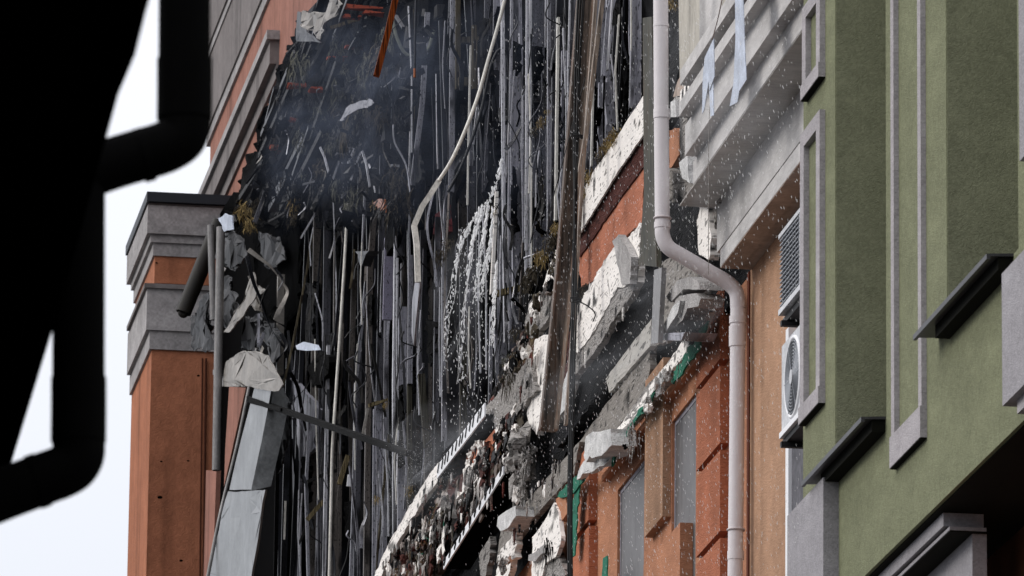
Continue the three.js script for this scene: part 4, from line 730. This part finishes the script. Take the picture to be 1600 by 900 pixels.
{
  // far end: half round gutter, downpipes, crumpled sheets
  loose('round_gutter', 'dark round gutter pipe sticking out slantwise over the far pier', 'gutter', [pipeAt([[286, 489], [315, 418], [344, 346]], 26, 6.72), (() => { const p = PX(286, 489, 6.72); return lump(p, 0.055, 0.055, 0.03, 0.1, 2); })()], M('#26241f', { map: TX.rust, rough: 0.6 }), 6.72, 290, 490);
  loose('downpipe', 'grey downpipe broken off above the far orange pier', 'downpipe', [pipeAt([[338, 735], [341, 560], [345, 355]], 14, 6.66), pipeAt([[340, 586], [340, 583], [340, 578]], 15.5, 6.66)], MT.zinc, 6.66, 338, 735);
  loose('downpipe', 'second grey downpipe piece leaning behind the broken one', 'downpipe', pipeAt([[334, 500], [331, 420], [329, 352]], 11, 6.68), MT.zinc, 6.68, 334, 500);
  const cs = (label, pts, X, d, m, x, y, cr = 0.05) => loose('crumpled_sheet', label, 'metal sheet', slabX(pts, X, d, { rag: 0.6, crumple: cr, freq: 1.6, edge: 0.14, it: 4 }), MT[m], X, x, y);
  cs('pale sheet metal flap, folded open above the grey cladding', [[343, 604], [352, 566], [377, 548], [402, 550], [418, 556], [440, 600], [434, 612], [410, 608], [385, 603]], 6.7, 0.01, 'sheetPale', 390, 605, 0.025);
  const cl = thing('metal_cladding', 'grey sheet metal cladding panels hanging at the far corner under the pale flap', 'metal cladding', PX(360, 900, 6.78));
  add(cl, 'panel', slabX([[398, 604], [424, 610], [393, 765], [358, 765]], 6.74, 0.02, { crumple: 0.012, freq: 1.2 }), MT.sheet);
  add(cl, 'panel', slabZ([[424, 610], [444, 606], [450, 640], [424, 760], [393, 767]], PX(420, 690, 6.76).z, 0.02, { crumple: 0.01, freq: 1.2 }), MT.sheet);
  add(cl, 'panel', slabX([[356, 768], [416, 766], [408, 800], [392, 912], [322, 912]], 6.76, 0.02, { crumple: 0.02, freq: 1.2, rag: 0.5 }), MT.sheet);
  loose('pipe', 'thin grey pipe leaning along the edge of the sheet metal cladding', 'pipe', pipeAt([[320, 925], [345, 800], [372, 690], [402, 543]], 6, 6.66), MT.zinc, 6.66, 325, 900);
  cs('dented grey sheet hanging behind the broken grey downpipe', [[350, 520], [378, 470], [396, 425], [404, 455], [392, 475], [360, 518]], 6.9, 0.01, 'sheetPale', 360, 518, 0.04);
  cs('crumpled dark sheet beside the round gutter end', [[300, 520], [312, 470], [322, 455], [328, 520], [330, 548], [300, 542]], 6.8, 0.01, 'zincDark', 312, 545, 0.06);
  cs('small pale triangle of sheet behind the two downpipes', [[345, 412], [352, 420], [344, 440]], 6.85, 0.006, 'sheetPale', 346, 438, 0.01);
  cs('white crumpled scrap on top of the broken grey downpipe', [[340, 342], [352, 332], [361, 340], [362, 360], [350, 362], [344, 350]], 6.6, 0.012, 'tape', 350, 360, 0.03);
  cs('torn pale sheet with a bright fold at the top of the charred roof', [[468, 18], [492, 17], [508, 8], [522, -6], [532, 4], [520, 24], [508, 40], [494, 60], [478, 44], [472, 36]], 6.78, 0.012, 'sheetPale', 490, 60, 0.07);
  cs('dark triangular sheet under the torn pale sheet at the roof edge', [[466, 18], [470, 20], [472, 40], [494, 62], [500, 66], [464, 64], [464, 40]], 6.82, 0.012, 'charMetal', 478, 64, 0.02);
  cs('pale scrap of sheet caught in the middle of the charred roof', [[531, 186], [540, 168], [556, 160], [576, 154], [584, 160], [578, 166], [556, 172], [540, 184]], 6.8, 0.01, 'stud', 540, 180, 0.03);
  loose('wooden_lath', 'thin light brown lath sticking out of the charred roof', 'lath', [bar(PX(516, 44, 6.85), PZ(592, 20, PX(516, 44, 6.85).z), 0.03, 0.03)], MT.splinter, 6.85, 520, 44);
  for (const [p, X, m] of [[[[346, 430], [362, 440], [372, 480], [356, 520], [344, 500]], 7.1, 'zincDark'], [[[396, 440], [416, 455], [404, 490], [392, 476]], 7.05, 'sheetPale'], [[[380, 500], [404, 492], [420, 540], [396, 552], [376, 545]], 7.2, 'zincDark'], [[[352, 366], [372, 362], [384, 400], [366, 424], [350, 404]], 7.2, 'zincDark'], [[[408, 362], [436, 372], [444, 404], [424, 420], [404, 392]], 7.25, 'zincDark'], [[[414, 500], [432, 512], [436, 560], [420, 572], [410, 540]], 7.1, 'zincDark'], [[[300, 500], [318, 478], [330, 512], [322, 540], [306, 544]], 6.86, 'zincDark'], [[[442, 612], [456, 640], [448, 700], [432, 740], [428, 700]], 7.0, 'zincDark']]) add(bb, 'torn_sheet', slabX(p, X, 0.008, { rag: 1.6, step: 6, crumple: 0.07, freq: 2.4, edge: 0.1, it: 4 }), MT[m]);
  const tw = thing('twisted_tape', 'twisted strip of sheet metal dangling beside the dark hollow', 'metal strip', PX(445, 450, 6.75));
  add(tw, 'strip', stripAt([[388, 390], [404, 402], [424, 418], [440, 440], [449, 455], [444, 470], [434, 490], [430, 502]], 8, 6.75, 3.5), MT.sheetPale);
  add(tw, 'strip', stripAt([[386, 400], [396, 440], [408, 470], [420, 505], [434, 530], [450, 546], [462, 544]], 7, 6.78, 2.4), MT.charMetal);
  for (let i = 0; i < 9; i++) { const x = R(385, 440), y = R(390, 540); add(tw, 'strip', stripAt([[x, y], [x + R(-14, 14), y + R(10, 24)], [x + R(-18, 18), y + R(26, 46)]], R(2, 7), R(6.8, 7.0), R(-3, 3)), pick([MT.charMetal, MT.zincDark, MT.sheetPale, MT.charMetal, MT.char])); }
  add(tw, 'strip', slabX([[462, 540], [474, 534], [496, 539], [500, 547], [478, 548], [464, 546]], 6.76, 0.01), MT.tape);
  add(tw, 'strip', stripAt([[412, 520], [405, 540], [404, 490]], 5, 6.8, 0.5), MT.stud);
  loose('metal_post', 'pale square post standing in the dark hollow', 'post', bars([[437, 585], [438, 500], [439, 430]], 11, 7.2, 0.08), MT.sheetPale, 7.2, 437, 585);
  loose('wall_remnant', 'orange strip of wall seen between the grey cladding and the far pier', 'wall remnant', [slabX([[358, 604], [384, 606], [350, 760], [352, 700]], 7.3, 0.05), slabX([[322, 735], [338, 735], [332, 905], [318, 905]], 7.28, 0.05)], MT.orangeTower, 7.3, 350, 760);
}

// ================================================================ water and smoke
{
  const m = new THREE.MeshPhysicalMaterial({ color: 0xffffff, roughness: 0.45, transmission: 0.4, thickness: 0, ior: 1.33 });
  const drop = new THREE.IcosahedronGeometry(1, 1), mats = [], dummy = new THREE.Object3D();
  const put = (p, r, l, lean = 0) => { dummy.position.copy(p); dummy.scale.set(r, l, r); dummy.rotation.set(0, 0, lean); dummy.updateMatrix(); mats.push(dummy.matrix.clone()); };
  const mist = new THREE.MeshPhysicalMaterial({ color: 0xffffff, roughness: 0.5, transmission: 0.7, thickness: 0, ior: 1.33 });
  const emit = (name, label) => { const o = new THREE.InstancedMesh(drop, name === 'water_spray' ? mist : m, mats.length); mats.forEach((k, i) => o.setMatrixAt(i, k)); mats.length = 0; o.name = name; o.userData = { kind: 'stuff', label, category: 'water' }; o.castShadow = o.receiveShadow = true; scene.add(o); };
  const strands = [[[783, 258], [772, 295], [760, 325]], [[760, 322], [735, 352], [720, 380], [708, 440], [699, 500], [697, 560]], [[752, 335], [738, 380], [730, 440], [723, 520], [720, 600]], [[762, 328], [756, 370], [748, 420], [742, 470]], [[770, 330], [766, 380], [756, 430], [750, 470]], [[776, 410], [772, 470], [768, 540]]];
  strands.forEach((s, si) => { const c = new THREE.CatmullRomCurve3(s.map(([x, y]) => V(x, y, 0))); const n = si === 0 ? 50 : 120; for (let i = 0; i < n; i++) { const t = Math.pow(rnd(), 1.15), q = c.getPoint(t), sp = 0.7 + t * 3.4; put(PX(q.x + R(-1, 1) * sp, q.y + R(-8, 8), 6.78 + R(-0.15, 0.15)), R(0.0026, 0.0078) * (1.3 - t * 0.7), R(0.006, 0.028) * (1.2 - t * 0.5), R(-0.5, 0.3)); } });
  for (let i = 0; i < 480; i++) { const t = rnd(), x = 735 + R(-1, 1) * (18 + t * 40), y = 350 + t * 320; put(PX(x - t * 6, y, 6.8 + R(-0.3, 0.2)), R(0.0012, 0.0034), R(0.003, 0.012), R(-0.4, 0.4)); }
  const threads = []; strands.forEach((s) => { for (let k = 0; k < 2; k++) { const pts = s.map(([x, y], i) => PX(x + R(-1, 1) * (1 + i * 1.6), y, 6.78 + R(-0.05, 0.05))), g = tube(pts, 1, 60, 5), c = new THREE.CatmullRomCurve3(pts, false, 'centripetal'), q = g.attributes.position, o = rnd() * 60; for (let i = 0; i < q.count; i++) { const t = Math.floor(i / 6) / 60, a = c.getPointAt(Math.min(1, t)), w = Math.max(0.0004, (0.0045 - t * 0.0028) * (0.7 + 1.5 * perlin.noise(t * 26 + o, k, 2))), jx = 0.014 * perlin.noise(t * 15, o, 1); q.setXYZ(i, a.x + (q.getX(i) - a.x) * w + jx, a.y + (q.getY(i) - a.y) * w, a.z + (q.getZ(i) - a.z) * w + jx); } g.computeVertexNormals(); threads.push(g); } });
  emit('water_stream', 'stream of white water falling and breaking up in front of the black studs');
  { const g = add(null, 'water_thread', threads, m); g.userData = { kind: 'stuff', label: 'thin threads of water running down inside the falling white stream', category: 'water' }; }
  for (let i = 0; i < 6500; i++) { const x = R(690, 1250), lo = x > 1040 ? 0 : 30, y = Math.pow(rnd(), 0.9) * 900, w = sm(690, 860, x) * (x > 1160 ? 0.45 : 1); if (rnd() > w || y < lo) continue; const X = R(5.5, 6.5), p = PX(x, y, X); put(p, R(0.0005, 0.0012), R(0.003, 0.0095), R(0.05, 0.35)); }
  for (let i = 0; i < 150; i++) { const p = PX(R(1040, 1250), R(0, 330), R(5.5, 6.4)); put(p, R(0.0011, 0.0022), R(0.004, 0.011), R(0.1, 0.4)); }
  for (let i = 0; i < 600; i++) { const t = rnd(); const g = () => R(-1, 1) + R(-1, 1) + R(-1, 1); put(PX(655 + g() * 32, 738 + g() * 34, R(6.5, 6.9)), R(0.0007, 0.0016), R(0.0012, 0.004), R(-1, 1)); }
  emit('water_spray', 'fine spray of water drops falling in front of the facade');
}
{
  const smokeTex = (s) => tex(256, (u, v) => { const f = sm(0, 0.3, u) * sm(1, 0.7, u) * sm(0, 0.3, v) * sm(1, 0.7, v), n = sm(0.12, 0.85, fbm(u * 0.9 + s * 0.31, v * 0.9 + s * 0.17)); return g1(f * n); }, false);
  const sheet = (pts, X, op, s, depth, hue = 0x6c7890) => {
    const [a, b, c, d] = pts.map(([x, y], i) => PX(x, y, X + (i % 2) * depth)), g = new THREE.BufferGeometry(), n = 14, pos = [], uv = [], idx = [];
    for (let j = 0; j <= n; j++) for (let i = 0; i <= n; i++) { const u = i / n, v = j / n, p = a.clone().lerp(b, u).lerp(d.clone().lerp(c, u), v); p.x += 0.25 * perlin.noise(u * 3 + s, v * 3, s * 2); pos.push(p.x, p.y, p.z); uv.push(u, v); }
    for (let j = 0; j < n; j++) for (let i = 0; i < n; i++) { const k = j * (n + 1) + i; idx.push(k, k + 1, k + n + 1, k + 1, k + n + 2, k + n + 1); }
    g.setAttribute('position', new THREE.Float32BufferAttribute(pos, 3)); g.setAttribute('uv', new THREE.Float32BufferAttribute(uv, 2)); g.setIndex(idx); g.computeVertexNormals();
    const al = smokeTex(s); return [g, new THREE.MeshStandardMaterial({ color: hue, roughness: 1, transparent: true, opacity: op, alphaMap: al, side: THREE.DoubleSide, depthWrite: false })];
  };
  const sm0 = new THREE.Group(); sm0.name = 'smoke'; sm0.userData = { kind: 'stuff', label: 'thin bluish smoke drifting over the charred roof at the far end', category: 'smoke' }; scene.add(sm0);
  [[[[360, 420], [760, 380], [800, -60], [430, -60]], 6.5, 0.12, 1, 0.3], [[[380, 360], [660, 330], [700, -40], [440, -30]], 6.2, 0.13, 2, -0.3], [[[420, 230], [640, 240], [660, 30], [450, 20]], 5.9, 0.1, 3, 0.3], [[[560, 420], [900, 360], [900, -60], [600, -80]], 6.4, 0.08, 4, -0.2], [[[560, 860], [760, 800], [800, 600], [600, 640]], 6.4, 0.14, 5, 0.2, 0xd5d8de], [[[660, 640], [800, 600], [800, 330], [680, 340]], 6.5, 0.05, 6, 0.2, 0xd5d8de], [[[820, 720], [1140, 560], [1120, 330], [860, 420]], 6.3, 0.07, 7, 0.2, 0xd5d8de], [[[1020, 420], [1260, 330], [1260, -80], [1020, -80]], 6.0, 0.08, 8, 0.2, 0xd5d8de]].forEach((a) => { const [g, mt] = sheet(...a), o = new THREE.Mesh(g, mt); o.name = 'smoke_wisp'; sm0.add(o); });
}

// ================================================================ dark eave and downpipe close overhead, left
{
  const at = (x, y) => PZ(x, y, -12), r = 42.5 / scaleAt(at(288, 200));
  const dp = thing('black_downpipe', 'black out of focus downpipe with two bends close overhead on the left', 'downpipe', at(120, 800).setY(2.5));
  const T = (n, p, k = 1) => add(dp, n, tube(p.map((q) => at(...q)), r * k, p.length * 10, 24), MT.blackPipe);
  T('pipe', [[289, -200], [288.5, 0], [288, 170]]); T('bend', [[288, 165], [288, 195], [281, 215], [262, 228], [235, 238]]); T('pipe', [[240, 236], [180, 254], [118, 276]]);
  T('pipe', [[124, -200], [123.5, 200], [122.5, 690]]); T('bend', [[122.5, 680], [122, 710], [112, 728], [95, 738], [70, 747]]); T('pipe', [[74, 746], [20, 766], [-80, 806]]);
  T('collar', [[288.5, 92], [288.5, 140], [288, 186]], 1.06); T('collar', [[123, 590], [123, 640], [122.5, 690]], 1.05);
  T('collar', [[232, 240], [218, 244]], 1.05); T('collar', [[66, 749], [52, 754]], 1.05);
  const Y = 4.55, e = [PY(230, -60, Y), PY(213, 0, Y), PY(197, 66, Y), PY(171, 128, Y), PY(80, 465, Y), PY(3, 720, Y), PY(-110, 1100, Y)], s = new THREE.Shape([...e.map((p) => new THREE.Vector2(p.x, -p.z)), new THREE.Vector2(-0.6, -e[6].z), new THREE.Vector2(-0.6, -e[0].z)]);
  const ev = thing('dark_eave', 'black out of focus eave overhead at the left edge', 'eave', V(-0.6, Y, e[2].z));
  add(ev, 'soffit', new THREE.ExtrudeGeometry(s, { depth: 0.16, bevelEnabled: false }).rotateX(-Math.PI / 2).translate(0, Y, 0), MT.black);
  add(ev, 'fascia', [0, 1, 2, 3, 4, 5].map((i) => bar(e[i].clone().add(V(0, 0.09, 0)), e[i + 1].clone().add(V(0, 0.09, 0)), 0.03, 0.22)), MT.black);
  add(ev, 'wall', box(-1.0, -0.6, 0, Y + 0.3, e[6].z, e[0].z), MT.black);
}
renderer.render(scene, camera);
